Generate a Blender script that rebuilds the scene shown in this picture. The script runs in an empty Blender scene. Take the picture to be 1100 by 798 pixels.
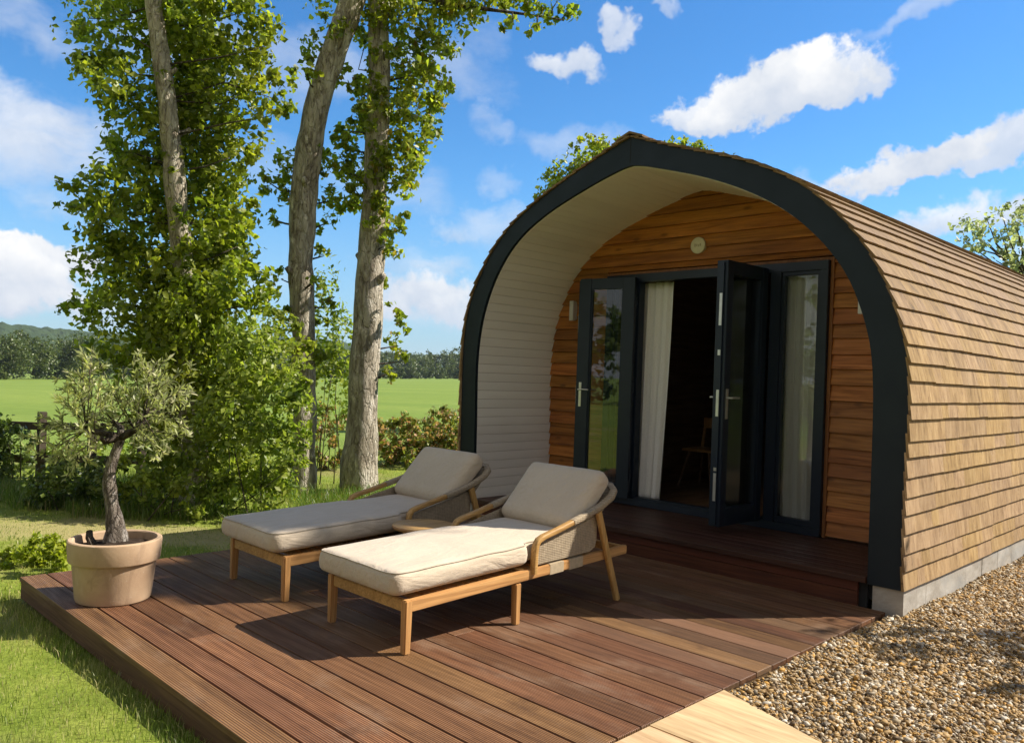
import bpy, bmesh, math, random
import numpy as np
from mathutils import Vector, Matrix, noise as mnoise

PI = math.pi
rad = math.radians
S = bpy.context.scene
COL = S.collection
rng = np.random.default_rng(11)
random.seed(5)

# ------------------------------------------------------------------ camera frame
CAM = np.array([0.0, 0.0, 1.6])
FPX = 873.5
def cam_axes(yaw, pitch, roll):
    f = np.array([-math.sin(yaw)*math.cos(pitch), math.cos(yaw)*math.cos(pitch), math.sin(pitch)])
    r = np.array([math.cos(yaw), math.sin(yaw), 0.0]); u = np.cross(r, f)
    return r*math.cos(roll)+u*math.sin(roll), -r*math.sin(roll)+u*math.cos(roll), f
CR, CU, CF = cam_axes(rad(45.05), rad(0.2), rad(2.12))
def sight(px, py):
    return (px-550)/FPX*CR-(py-399)/FPX*CU+CF
def at(px, py, depth):
    """the point of the place seen at this spot of the photograph, that many metres away"""
    return CAM+sight(px, py)*depth
def unit(px, py):
    d = sight(px, py); return d/np.linalg.norm(d)

# ------------------------------------------------------------------ mesh helpers
def wloc(o):
    v = Vector((0, 0, 0))
    while o is not None:
        v += o.location; o = o.parent
    return v

def link(o, parent=None):
    COL.objects.link(o)
    if parent is not None: o.parent = parent
    return o

def tag(o, label=None, cat=None, group=None, kind=None):
    if label: o['label'] = label
    if cat: o['category'] = cat
    if group: o['group'] = group
    if kind: o['kind'] = kind
    return o

def empty(name, loc, label=None, cat=None, group=None):
    o = bpy.data.objects.new(name, None); o.location = loc; o.empty_display_size = 0.1
    COL.objects.link(o)
    return tag(o, label, cat, group)

def raw_mesh(name, V, F, mat, parent=None, smooth=False):
    """V (n,3) world coordinates, F list of index tuples or an (m,k) array"""
    V = np.asarray(V, dtype=np.float32)
    off = np.array(wloc(parent)[:]) if parent is not None else np.zeros(3)
    V = V-off.astype(np.float32)
    me = bpy.data.meshes.new(name)
    if isinstance(F, np.ndarray):
        m, k = F.shape
        me.vertices.add(len(V)); me.vertices.foreach_set('co', V.ravel())
        me.loops.add(m*k); me.loops.foreach_set('vertex_index', F.astype(np.int32).ravel())
        me.polygons.add(m); me.polygons.foreach_set('loop_start', np.arange(0, m*k, k, dtype=np.int32))
        me.update(calc_edges=True)
    else:
        me.from_pydata(V.tolist(), [], F); me.update()
    if smooth:
        me.polygons.foreach_set('use_smooth', np.ones(len(me.polygons), dtype=bool))
    for m_ in (mat if isinstance(mat, (list, tuple)) else [mat]): me.materials.append(m_)
    o = bpy.data.objects.new(name, me)
    return link(o, parent)

class MB:
    def __init__(s): s.v = []; s.f = []
    def add(s, vs, fs):
        n = len(s.v); s.v += [tuple(map(float, p)) for p in vs]; s.f += [tuple(i+n for i in f) for f in fs]
    def hexa(s, p):
        """eight corners: bottom loop 0-3, top loop 4-7"""
        s.add(p, [(3, 2, 1, 0), (4, 5, 6, 7), (0, 1, 5, 4), (1, 2, 6, 5), (2, 3, 7, 6), (3, 0, 4, 7)])
    def box(s, x0, x1, y0, y1, z0, z1):
        s.hexa([(x0, y0, z0), (x1, y0, z0), (x1, y1, z0), (x0, y1, z0), (x0, y0, z1), (x1, y0, z1), (x1, y1, z1), (x0, y1, z1)])
    def cbox(s, x0, x1, y0, y1, z0, z1, c):
        """box whose long edges are chamfered by c on the top"""
        s.hexa([(x0, y0, z0), (x1, y0, z0), (x1, y1, z0), (x0, y1, z0), (x0, y0, z1-c), (x1, y0, z1-c), (x1, y1, z1-c), (x0, y1, z1-c)])
        s.f.pop(-5)
        s.hexa([(x0, y0, z1-c), (x1, y0, z1-c), (x1, y1, z1-c), (x0, y1, z1-c), (x0+c, y0+c, z1), (x1-c, y0+c, z1), (x1-c, y1-c, z1), (x0+c, y1-c, z1)])
        s.f.pop(-6)
    def bar(s, a, b, w, h, up=(0, 0, 1)):
        a = np.array(a, float); b = np.array(b, float); d = b-a; d /= np.linalg.norm(d)
        x = np.cross(d, up); x /= np.linalg.norm(x); y = np.cross(x, d)
        p = []
        for q in (a, b):
            p += [q-x*w/2-y*h/2, q+x*w/2-y*h/2, q+x*w/2+y*h/2, q-x*w/2+y*h/2]
        s.add(p, [(3, 2, 1, 0), (4, 5, 6, 7), (0, 1, 5, 4), (1, 2, 6, 5), (2, 3, 7, 6), (3, 0, 4, 7)])
    def tube(s, pts, radii, seg=10, wob=0.0, flat=None, cap=True):
        pts = [np.array(p, float) for p in pts]; n = len(pts)
        if not hasattr(radii, '__len__'): radii = [radii]*n
        base = len(s.v); ref = np.array([0.31, 0.17, 0.93])
        prev = None
        for i, p in enumerate(pts):
            t = pts[min(i+1, n-1)]-pts[max(i-1, 0)]; t /= (np.linalg.norm(t)+1e-9)
            x = (np.cross(t, ref) if prev is None else prev-t*np.dot(prev, t)); x /= (np.linalg.norm(x)+1e-9)
            prev = x; y = np.cross(t, x)
            for k in range(seg):
                a = 2*PI*k/seg
                rr = radii[i]
                if wob:
                    q = p+(x*math.cos(a)+y*math.sin(a))*rr
                    rr *= 1+wob*(mnoise.noise(Vector(q)*(0.55/max(radii[0], .02)))+.45*mnoise.noise(Vector((q[0]*3, q[1]*3, q[2]))*(.9/max(radii[0], .02))))
                ca, sa = math.cos(a), math.sin(a)
                if flat: ca *= flat[0]; sa *= flat[1]
                s.v.append(tuple(p+(x*ca+y*sa)*rr))
        for i in range(n-1):
            for k in range(seg):
                a = base+i*seg+k; b = base+i*seg+(k+1) % seg
                s.f.append((a, b, b+seg, a+seg))
        if cap:
            s.f.append(tuple(base+k for k in reversed(range(seg))))
            s.f.append(tuple(base+(n-1)*seg+k for k in range(seg)))
    def sweep_rect(s, pts, w, h, side=(1, 0, 0), bev=0.25):
        """rounded bar swept along pts; w along 'side', h across"""
        pts = [np.array(p, float) for p in pts]; n = len(pts); base = len(s.v)
        sd = np.array(side, float)
        prof = []
        for k in range(12):
            a = 2*PI*(k+.5)/12; c, q = math.cos(a), math.sin(a)
            e = 0.45
            prof.append((math.copysign(abs(c)**e, c)*w/2, math.copysign(abs(q)**e, q)*h/2))
        for i, p in enumerate(pts):
            t = pts[min(i+1, n-1)]-pts[max(i-1, 0)]; t /= np.linalg.norm(t)
            x = sd-t*np.dot(sd, t)
            if np.linalg.norm(x) < .3: x = np.cross(t, (0, 0, 1)); 
            x /= np.linalg.norm(x); y = np.cross(t, x)
            for (u, v) in prof: s.v.append(tuple(p+x*u+y*v))
        m = len(prof)
        for i in range(n-1):
            for k in range(m):
                a = base+i*m+k; b = base+i*m+(k+1) % m
                s.f.append((a, b, b+m, a+m))
        s.f.append(tuple(base+k for k in reversed(range(m)))); s.f.append(tuple(base+(n-1)*m+k for k in range(m)))
    def lathe(s, prof, c, seg=48, sx=1.0, sy=1.0):
        base = len(s.v); n = len(prof)
        for (r, z) in prof:
            for k in range(seg):
                a = 2*PI*k/seg; s.v.append((c[0]+r*sx*math.cos(a), c[1]+r*sy*math.sin(a), c[2]+z))
        for i in range(n-1):
            for k in range(seg):
                a = base+i*seg+k; b = base+i*seg+(k+1) % seg
                s.f.append((a, b, b+seg, a+seg))
        s.f.append(tuple(base+k for k in reversed(range(seg)))); s.f.append(tuple(base+(n-1)*seg+k for k in range(seg)))
    def build(s, name, mat, parent=None, smooth=False, bevel=0.0, auto=None):
        o = raw_mesh(name, np.array(s.v), s.f, mat, parent, smooth)
        me = o.data
        bm = bmesh.new(); bm.from_mesh(me); bmesh.ops.recalc_face_normals(bm, faces=bm.faces)
        if bevel:
            bmesh.ops.bevel(bm, geom=[e for e in bm.edges if len(e.link_faces) == 2 and e.calc_face_angle(0) > .6], offset=bevel, segments=2, affect='EDGES', clamp_overlap=True)
        bm.to_mesh(me); bm.free()
        if auto is not None:
            me.polygons.foreach_set('use_smooth', np.ones(len(me.polygons), dtype=bool))
            me.set_sharp_from_angle(angle=rad(auto))
        return o

def copy_tree(o, parent=None):
    c = o.copy(); COL.objects.link(c); c.parent = parent
    for ch in list(o.children): copy_tree(ch, c)
    return c

# ------------------------------------------------------------------ materials
class G:
    def __init__(s, name, world=False):
        s.m = bpy.data.materials.new(name) if not world else None
        if s.m:
            s.m.use_nodes = True; s.nt = s.m.node_tree
            s.nt.nodes.clear()
    def n(s, t, **kw):
        nd = s.nt.nodes.new(t)
        for k, v in kw.items():
            if k.startswith('i_'):
                key = k[2:]; key = int(key) if key.isdigit() else key.replace('_', ' ')
                if hasattr(v, 'is_output') or isinstance(v, bpy.types.NodeSocket): s.nt.links.new(v, nd.inputs[key])
                else: nd.inputs[key].default_value = v
            else: setattr(nd, k, v)
        return nd
    def math(s, op, a, b=None, c=None, clamp=False):
        nd = s.nt.nodes.new('ShaderNodeMath'); nd.operation = op; nd.use_clamp = clamp
        for i, v in enumerate((a, b, c)):
            if v is None: continue
            if isinstance(v, bpy.types.NodeSocket): s.nt.links.new(v, nd.inputs[i])
            else: nd.inputs[i].default_value = v
        return nd.outputs[0]
    def vmath(s, op, a, b=None, scale=None):
        nd = s.nt.nodes.new('ShaderNodeVectorMath'); nd.operation = op
        for i, v in enumerate((a, b)):
            if v is None: continue
            if isinstance(v, bpy.types.NodeSocket): s.nt.links.new(v, nd.inputs[i])
            else: nd.inputs[i].default_value = v
        if scale is not None:
            if isinstance(scale, bpy.types.NodeSocket): s.nt.links.new(scale, nd.inputs['Scale'])
            else: nd.inputs['Scale'].default_value = scale
        return nd.outputs['Value'] if op in ('DOT_PRODUCT', 'LENGTH', 'DISTANCE') else nd.outputs[0]
    def ramp(s, fac, stops, interp='LINEAR'):
        nd = s.nt.nodes.new('ShaderNodeValToRGB'); r = nd.color_ramp; r.interpolation = interp
        while len(r.elements) < len(stops): r.elements.new(0.5)
        for e, (p, c) in zip(r.elements, stops):
            e.position = p; e.color = (*c, 1) if len(c) == 3 else c
        s.nt.links.new(fac, nd.inputs[0]); return nd.outputs[0]
    def mix(s, fac, a, b, mode='MIX'):
        nd = s.nt.nodes.new('ShaderNodeMix'); nd.data_type = 'RGBA'; nd.blend_type = mode
        for key, v in ((0, fac), (6, a), (7, b)):
            if isinstance(v, bpy.types.NodeSocket): s.nt.links.new(v, nd.inputs[key])
            else: nd.inputs[key].default_value = v if key == 0 else ((*v, 1) if len(v) == 3 else v)
        return nd.outputs[2]
    def maprange(s, v, a, b, c, d, smooth=False):
        nd = s.nt.nodes.new('ShaderNodeMapRange')
        if smooth: nd.interpolation_type = 'SMOOTHSTEP'
        s.nt.links.new(v, nd.inputs[0])
        for i, q in enumerate((a, b, c, d)): nd.inputs[i+1].default_value = q
        return nd.outputs[0]
    def noise(s, vec, scale, detail=4, rough=.55, dist=0.0, out=0):
        nd = s.nt.nodes.new('ShaderNodeTexNoise')
        if vec is not None: s.nt.links.new(vec, nd.inputs['Vector'])
        nd.inputs['Scale'].default_value = scale; nd.inputs['Detail'].default_value = detail
        nd.inputs['Roughness'].default_value = rough; nd.inputs['Distortion'].default_value = dist
        return nd.outputs[out]
    def coord(s, scale=(1, 1, 1), which='Object', island=False):
        tc = s.nt.nodes.new('ShaderNodeTexCoord'); v = tc.outputs[which]
        if island:
            isl = s.island()
            cmb = s.nt.nodes.new('ShaderNodeCombineXYZ')
            for i, k in enumerate((37.0, 53.0, 71.0)):
                s.nt.links.new(s.math('MULTIPLY', isl, k), cmb.inputs[i])
            v = s.vmath('ADD', v, cmb.outputs[0])
        return s.vmath('MULTIPLY', v, scale)
    def island(s):
        if not hasattr(s, '_isl'):
            s._isl = s.nt.nodes.new('ShaderNodeNewGeometry').outputs['Random Per Island']
        return s._isl
    def hsv(s, col, h=.5, sa=1., v=1.):
        nd = s.nt.nodes.new('ShaderNodeHueSaturation')
        for k, q in (('Hue', h), ('Saturation', sa), ('Value', v), ('Color', col)):
            if isinstance(q, bpy.types.NodeSocket): s.nt.links.new(q, nd.inputs[k])
            else: nd.inputs[k].default_value = q
        return nd.outputs[0]
    def bump(s, h, strength=.3, dist=.01, normal=None):
        nd = s.nt.nodes.new('ShaderNodeBump'); nd.inputs['Strength'].default_value = strength; nd.inputs['Distance'].default_value = dist
        s.nt.links.new(h, nd.inputs['Height'])
        if normal is not None: s.nt.links.new(normal, nd.inputs['Normal'])
        return nd.outputs[0]
    def out(s, shader):
        o = s.nt.nodes.new('ShaderNodeOutputMaterial'); s.nt.links.new(shader, o.inputs[0]); return s.m
    def pbr(s, col, rough=.6, normal=None, metal=0., spec=.5):
        nd = s.nt.nodes.new('ShaderNodeBsdfPrincipled')
        for k, q in (('Base Color', col), ('Roughness', rough), ('Metallic', metal), ('Specular IOR Level', spec)):
            if isinstance(q, bpy.types.NodeSocket): s.nt.links.new(q, nd.inputs[k])
            else: nd.inputs[k].default_value = ((*q, 1) if k == 'Base Color' else q)
        if normal is not None: s.nt.links.new(normal, nd.inputs['Normal'])
        return s.out(nd.outputs[0])

def wood(name, axis, c_dark, c_mid, c_light, vary=.35, hue=.02, rough=.6, grain=24, knots=0.0, bump=.25, spec=.3, grey=None):
    g = G(name)
    sc = [grain]*3; sc[axis] = 1.1
    v = g.coord(tuple(sc), island=True)
    n1 = g.noise(v, 1.0, 6, .6, 1.2)
    col = g.ramp(n1, [(.25, c_dark), (.5, c_mid), (.78, c_light)])
    sc2 = [grain*5]*3; sc2[axis] = 3.0
    n2 = g.noise(g.coord(tuple(sc2), island=True), 1.0, 3, .6)
    col = g.mix(.55, col, g.ramp(n2, [(.3, (.55, .52, .5)), (.65, (1.15, 1.15, 1.15))]), 'MULTIPLY')
    isl = g.island()
    if grey:
        r2 = g.math('FRACT', g.math('MULTIPLY', isl, 17.3))
        col = g.mix(g.maprange(r2, .45, 1., 0., .85), col, g.mix(.35, grey, col))
    if knots:
        sk = [5.5]*3; sk[axis] = 2.2
        vo = g.n('ShaderNodeTexVoronoi', i_Vector=g.coord(tuple(sk), island=True), i_Scale=1.0)
        k = g.maprange(vo.outputs['Distance'], .04, .16, knots, 0., True)
        col = g.mix(k, col, tuple(c*.3 for c in c_dark))
    val = g.maprange(isl, 0, 1, 1-vary, 1+vary)
    r3 = g.math('FRACT', g.math('MULTIPLY', isl, 7.7))
    col = g.hsv(col, g.maprange(r3, 0, 1, .5-hue, .5+hue), 1.0, val)
    big = g.noise(g.coord((.9, .9, .9)), 1.0, 3, .6)
    col = g.mix(1.0, col, g.ramp(big, [(.3, (.86, .84, .82)), (.7, (1.1, 1.1, 1.1))]), 'MULTIPLY')
    rg = g.maprange(n1, .3, .7, rough+.12, rough-.08)
    return g.pbr(col, rg, g.bump(n2, bump, .004), 0., spec)

def leaf_mat(name, dark, light, trans=.45, yellow=None, ypart=.0, sat=1.0, patch=None):
    g = G(name)
    isl = g.island()
    col = g.mix(isl, dark, light)
    r2 = g.math('FRACT', g.math('MULTIPLY', isl, 13.7))
    big = g.noise(g.coord((.9, .9, .9)), 1.0, 2, .6)
    col = g.hsv(col, g.maprange(big, .3, .7, .485, .515), sat, g.maprange(r2, 0, 1, .72, 1.3))
    if yellow:
        r3 = g.math('FRACT', g.math('MULTIPLY', isl, 29.3))
        col = g.mix(g.maprange(r3, 1-ypart, 1-ypart*.8, 0, 1), col, yellow)
    if patch:
        pn = g.noise(g.coord((1.1, 1.1, 0)), 1.0, 5, .65)
        col = g.mix(g.maprange(pn, .5, .68, 0, .75, True), col, patch)
        pn2 = g.noise(g.coord((.6, .6, 0)), 1.0, 4, .6)
        col = g.mix(1.0, col, g.ramp(pn2, [(.35, (.72, .8, .75)), (.65, (1.08, 1.04, 1.0))]), 'MULTIPLY')
    d = g.n('ShaderNodeBsdfPrincipled', i_Base_Color=col, i_Roughness=.42); d.inputs['Specular IOR Level'].default_value = .45
    t = g.n('ShaderNodeBsdfTranslucent', i_Color=g.mix(1.0, col, (1.45, 1.55, .8), 'MULTIPLY'))
    mx = g.n('ShaderNodeMixShader'); mx.inputs[0].default_value = trans
    g.nt.links.new(d.outputs[0], mx.inputs[1]); g.nt.links.new(t.outputs[0], mx.inputs[2])
    return g.out(mx.outputs[0])

def bark_mat(name, dark, mid, pale, moss=.3, k=1.0):
    g = G(name)
    v = g.coord((6*k, 6*k, 2.2*k))
    n1 = g.noise(v, 1.0, 7, .65, .8)
    col = g.ramp(n1, [(.3, dark), (.5, mid), (.68, pale)])
    n2 = g.noise(g.coord((2.1, 2.1, 1.3)), 1.0, 5, .6)
    col = g.mix(g.maprange(n2, .5, .72, 0, moss, True), col, (.075, .085, .028))
    n3 = g.noise(g.coord((9*k, 9*k, 5*k)), 1.0, 5, .7)
    col = g.mix(g.maprange(n3, .56, .66, 0, .8, True), col, tuple(min(1, c*1.25) for c in pale))
    h = g.noise(g.coord((30*k**.6, 30*k**.6, 6*k**.6)), 1.0, 6, .75)
    col = g.mix(g.maprange(h, .46, .34, 0, .85, True), col, tuple(c*.5 for c in dark))
    wp = g.vmath('ADD', g.coord((13*k, 13*k, 3.6*k)), g.vmath('SCALE', g.noise(g.coord((9*k, 9*k, 4*k)), 1.0, 4, .6, out=1), scale=1.3))
    vo = g.n('ShaderNodeTexVoronoi', feature='DISTANCE_TO_EDGE', i_Vector=wp, i_Scale=1.0)
    ck = g.maprange(vo.outputs['Distance'], .0, .11, 1., 0., True)
    col = g.mix(g.math('MULTIPLY', ck, g.maprange(n1, .35, .6, .45, .08)), col, tuple(c*.6 for c in dark))
    hh = g.math('SUBTRACT', g.math('ADD', h, g.math('MULTIPLY', n1, .8)), g.math('MULTIPLY', ck, .5))
    return g.pbr(col, .9, g.bump(hh, 1.0, .05), 0., .15)

def plain(name, col, rough=.5, metal=0., spec=.5, var=.12, scale=6., bump=0.):
    g = G(name)
    n = g.noise(g.coord((scale,)*3), 1.0, 5, .6)
    c = g.mix(1.0, col, g.ramp(n, [(.3, (1-var,)*3), (.7, (1+var,)*3)]), 'MULTIPLY')
    nr = g.bump(n, bump, .004) if bump else None
    return g.pbr(c, g.maprange(n, .3, .7, min(1, rough+.08), max(0, rough-.06)), nr, metal, spec)

M = {}
M['deck'] = wood('deck_wood', 0, (.080, .035, .014), (.172, .081, .035), (.265, .135, .064), .34, .010, .55, 20, .25, .3, .3, (.18, .115, .068))
M['deck_edge'] = wood('deck_edge_wood', 0, (.06, .032, .014), (.12, .065, .028), (.16, .09, .042), .1, .01, .7, 18)
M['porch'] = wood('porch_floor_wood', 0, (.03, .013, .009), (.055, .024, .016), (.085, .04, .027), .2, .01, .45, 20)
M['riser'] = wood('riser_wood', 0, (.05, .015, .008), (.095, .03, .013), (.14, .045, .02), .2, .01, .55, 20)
M['cladding'] = wood('cedar_cladding', 0, (.15, .047, .008), (.38, .138, .025), (.51, .20, .042), .26, .006, .5, 16, .6, .25, .35)
M['trim'] = wood('cedar_trim', 2, (.16, .06, .018), (.25, .10, .032), (.33, .14, .05), .1, .01, .5, 20)
M['shingle'] = None
M['teak'] = wood('oiled_teak', 1, (.33, .17, .055), (.47, .26, .09), (.60, .36, .14), .08, .008, .5, 26, .35, .15, .35)
M['teak_up'] = wood('oiled_teak_upright', 2, (.33, .17, .055), (.47, .26, .09), (.60, .36, .14), .08, .008, .5, 26, 0, .15, .35)
M['path'] = wood('pale_sawn_timber', 0, (.42, .28, .145), (.54, .38, .21), (.61, .455, .27), .05, .006, .8, 7, .35, .2, .15)
M['fence'] = wood('weathered_fence_wood', 0, (.035, .027, .018), (.065, .052, .034), (.10, .082, .055), .25, .01, .85, 14)
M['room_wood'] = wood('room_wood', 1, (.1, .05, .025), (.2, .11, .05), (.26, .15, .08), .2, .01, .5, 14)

# grooves run along the deck boards near the front edge
def deck_grooves():
    m = M['deck']; nt = m.node_tree
    bs = [n for n in nt.nodes if n.type == 'BSDF_PRINCIPLED'][0]
    old = bs.inputs['Normal'].links[0].from_socket
    g = G.__new__(G); g.nt = nt; g.m = m
    tc = nt.nodes.new('ShaderNodeTexCoord'); sp = nt.nodes.new('ShaderNodeSeparateXYZ'); nt.links.new(tc.outputs['Object'], sp.inputs[0])
    w = g.math('SINE', g.math('MULTIPLY', sp.outputs[1], 2*PI/.0128))
    fade = g.maprange(sp.outputs[1], 1.9, 4.2, 1., .25)
    h = g.math('MULTIPLY', w, fade)
    b = g.bump(h, .55, .004, old)
    nt.links.new(b, bs.inputs['Normal'])
    # worn pale ridges between the dark grooves
    src = bs.inputs['Base Color'].links[0].from_socket
    c = g.mix(g.math('MULTIPLY', g.maprange(w, -1., -.2, .5, 0.), fade), src, (.035, .018, .011))
    st = g.noise(g.coord((1.6, 3.2, 1.0)), 1.0, 5, .65)
    c = g.mix(g.maprange(st, .52, .72, 0, .45, True), c, (.26, .175, .115))
    sd = g.noise(g.coord((2.6, 2.6, 1.0)), 1.0, 6, .7)
    c = g.mix(g.maprange(sd, .45, .30, 0, .5, True), c, (.07, .032, .015))
    nt.links.new(c, bs.inputs['Base Color'])
deck_grooves()

def shingle_mat():
    g = G('larch_shingle')
    isl = g.island()
    v = g.coord((1, 1, 1), island=True)
    n1 = g.noise(g.vmath('MULTIPLY', v, (7, 14, 4)), 1.0, 6, .65, .6)
    col = g.ramp(n1, [(.28, (.195, .115, .05)), (.5, (.335, .213, .102)), (.75, (.44, .30, .155))])
    n2 = g.noise(g.vmath('MULTIPLY', v, (5, 90, 5)), 1.0, 3, .6)
    n4 = g.noise(g.coord((6, 26, 6)), 1.0, 6, .7, 1.0)
    col = g.mix(.6, col, g.ramp(n2, [(.3, (.74, .71, .68)), (.6, (1.1, 1.1, 1.1))]), 'MULTIPLY')
    st = g.noise(g.coord((3.3, 6.5, 3.3)), 1.0, 5, .7)
    col = g.mix(g.maprange(st, .57, .75, 0, .6, True), col, (.11, .07, .04))
    col = g.mix(g.maprange(n4, .55, .68, 0, .55, True), col, (.20, .115, .055))
    col = g.mix(g.maprange(n4, .36, .28, 0, .5, True), col, (.58, .44, .28))
    r2 = g.math('FRACT', g.math('MULTIPLY', isl, 11.3))
    col = g.hsv(col, g.maprange(r2, 0, 1, .498, .507), g.maprange(r2, 0, 1, .92, 1.06), g.maprange(isl, 0, 1, .9, 1.09))
    # upper, flatter roof: weathered grey brown, colour darkened further to offset stronger sun
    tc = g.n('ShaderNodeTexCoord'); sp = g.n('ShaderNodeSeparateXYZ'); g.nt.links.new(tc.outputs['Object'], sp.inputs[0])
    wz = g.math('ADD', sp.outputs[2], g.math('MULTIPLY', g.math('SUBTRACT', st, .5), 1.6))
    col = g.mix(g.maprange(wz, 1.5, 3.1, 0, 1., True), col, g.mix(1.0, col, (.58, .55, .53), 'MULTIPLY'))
    tk = g.noise(g.coord((9, 34, 9)), 1.0, 4, .6, 1.6)
    col = g.mix(g.maprange(tk, .61, .70, 0, .7, True), col, (.11, .062, .03))
    return g.pbr(col, .8, g.bump(g.math('ADD', n2, g.math('MULTIPLY', n1, .7)), .45, .006), 0., .2)
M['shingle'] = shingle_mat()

M['fascia'] = plain('blue_black_paint', (.007, .0135, .020), .5, 0, .3, .1, 5)
M['alu'] = plain('blue_black_aluminium', (.0065, .0125, .025), .38, 0, .4, .1, 4)
M['dark'] = plain('dark_membrane', (.012, .012, .012), .9)
M['steel'] = plain('brushed_steel', (.62, .6, .56), .35, .9, .5, .08, 20)
M['lamp'] = plain('satin_grey_metal', (.62, .60, .56), .4, .3, .5, .06, 9)
M['plaque'] = plain('cream_plastic', (.66, .58, .43), .45, 0, .4, .05, 9)
M['plaque_mark'] = plain('brown_mark', (.42, .34, .22), .5)
M['soil'] = plain('potting_soil', (.035, .024, .017), .95, 0, .1, .4, 40, .8)
M['dark_room'] = plain('dark_room_paint', (.05, .045, .04), .8)

def liner_mat():
    g = G('white_painted_boards')
    n = g.noise(g.coord((3, .7, 3)), 1.0, 5, .6)
    col = g.ramp(n, [(.3, (.80, .745, .67)), (.7, (.88, .835, .765))])
    isl = g.island()
    col = g.hsv(col, .5, 1., g.maprange(isl, 0, 1, .96, 1.03))
    return g.pbr(col, .55, g.bump(g.noise(g.coord((60, 3, 60)), 1.0, 3, .6), .12, .003), 0., .3)
M['liner'] = liner_mat()

def fabric_mat(name, col):
    g = G(name)
    v = g.coord((1, 1, 1))
    wv = g.noise(g.vmath('MULTIPLY', v, (420, 140, 420)), 1.0, 2, .5)
    wv2 = g.noise(g.vmath('MULTIPLY', v, (140, 420, 140)), 1.0, 2, .5)
    w = g.math('ADD', wv, wv2)
    big = g.noise(g.vmath('MULTIPLY', v, (3.2, 2.2, 3.2)), 1.0, 5, .6, .8)
    c = g.mix(1.0, col, g.ramp(w, [(.6, (.85, .85, .85)), (1.0, (1.1, 1.1, 1.1))]), 'MULTIPLY')
    c = g.mix(1.0, c, g.ramp(big, [(.3, (.93, .92, .91)), (.7, (1.05, 1.05, 1.05))]), 'MULTIPLY')
    wr = g.noise(g.vmath('MULTIPLY', v, (7, 2.5, 7)), 1.0, 3, .5, 1.5)
    cr = g.noise(g.vmath('MULTIPLY', v, (16, 5, 16)), 1.0, 4, .55, 2.2)
    nb = g.bump(g.math('ADD', wr, g.math('MULTIPLY', cr, .35)), .6, .025); nb2 = g.bump(w, .25, .002, nb)
    nd = g.n('ShaderNodeBsdfPrincipled', i_Base_Color=c, i_Roughness=.95, i_Normal=nb2)
    nd.inputs['Specular IOR Level'].default_value = .15
    nd.inputs['Sheen Weight'].default_value = .25; nd.inputs['Sheen Roughness'].default_value = .5
    return g.out(nd.outputs[0])
M['fabric'] = fabric_mat('oatmeal_fabric', (.49, .405, .305))
M['piping'] = fabric_mat('oatmeal_piping', (.38, .32, .245))

def rope_mat():
    g = G('taupe_rope')
    tc = g.n('ShaderNodeTexCoord'); sp = g.n('ShaderNodeSeparateXYZ'); g.nt.links.new(tc.outputs['Object'], sp.inputs[0])
    a = g.math('SINE', g.math('MULTIPLY', sp.outputs[2], 2*PI/.0115))
    b = g.math('SINE', g.math('MULTIPLY', sp.outputs[1], 2*PI/.018))
    w = g.math('ADD', a, g.math('MULTIPLY', b, .5))
    n = g.noise(g.coord((40, 40, 40)), 1.0, 3, .6)
    c = g.mix(g.maprange(w, -1.2, 1.2, 0, 1), (.27, .21, .14), (.39, .315, .22))
    c = g.mix(1.0, c, g.ramp(n, [(.3, (.8, .8, .8)), (.7, (1.15, 1.15, 1.15))]), 'MULTIPLY')
    return g.pbr(c, .9, g.bump(w, .3, .003), 0., .15)
M['rope'] = rope_mat()
M['band'] = plain('pale_strap', (.44, .35, .23), .6, .2, .4, .15, 30)

def concrete_mat():
    g = G('concrete_block')
    n = g.noise(g.coord((4, 4, 6)), 1.0, 8, .7, .5)
    c = g.ramp(n, [(.3, (.25, .22, .18)), (.55, (.38, .345, .295)), (.75, (.50, .47, .42))])
    n2 = g.noise(g.coord((1.3, 1.3, 2.5)), 1.0, 4, .6)
    c = g.mix(g.maprange(n2, .5, .7, 0, .5, True), c, (.26, .27, .27))
    return g.pbr(c, .9, g.bump(n, .5, .01), 0., .2)
M['concrete'] = concrete_mat()

def pot_mat():
    g = G('terracotta')
    n = g.noise(g.coord((5, 5, 5)), 1.0, 6, .6)
    c = g.ramp(n, [(.3, (.41, .275, .172)), (.6, (.475, .335, .215)), (.8, (.53, .385, .26))])
    n2 = g.noise(g.coord((11, 11, 3)), 1.0, 5, .65)
    c = g.mix(g.maprange(n2, .56, .75, 0, .4, True), c, (.55, .42, .32))
    n3 = g.noise(g.coord((7, 7, 2.2)), 1.0, 6, .7, .8)
    c = g.mix(g.maprange(n3, .54, .70, 0, .45, True), c, (.27, .18, .115))
    n5 = g.noise(g.coord((22, 22, 22)), 1.0, 5, .7)
    c = g.mix(g.maprange(n5, .62, .70, 0, .4, True), c, (.60, .48, .37))
    return g.pbr(c, .85, g.bump(g.noise(g.coord((55, 55, 55)), 1.0, 5, .65), .3, .004), 0., .15)
M['pot'] = pot_mat()

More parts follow.
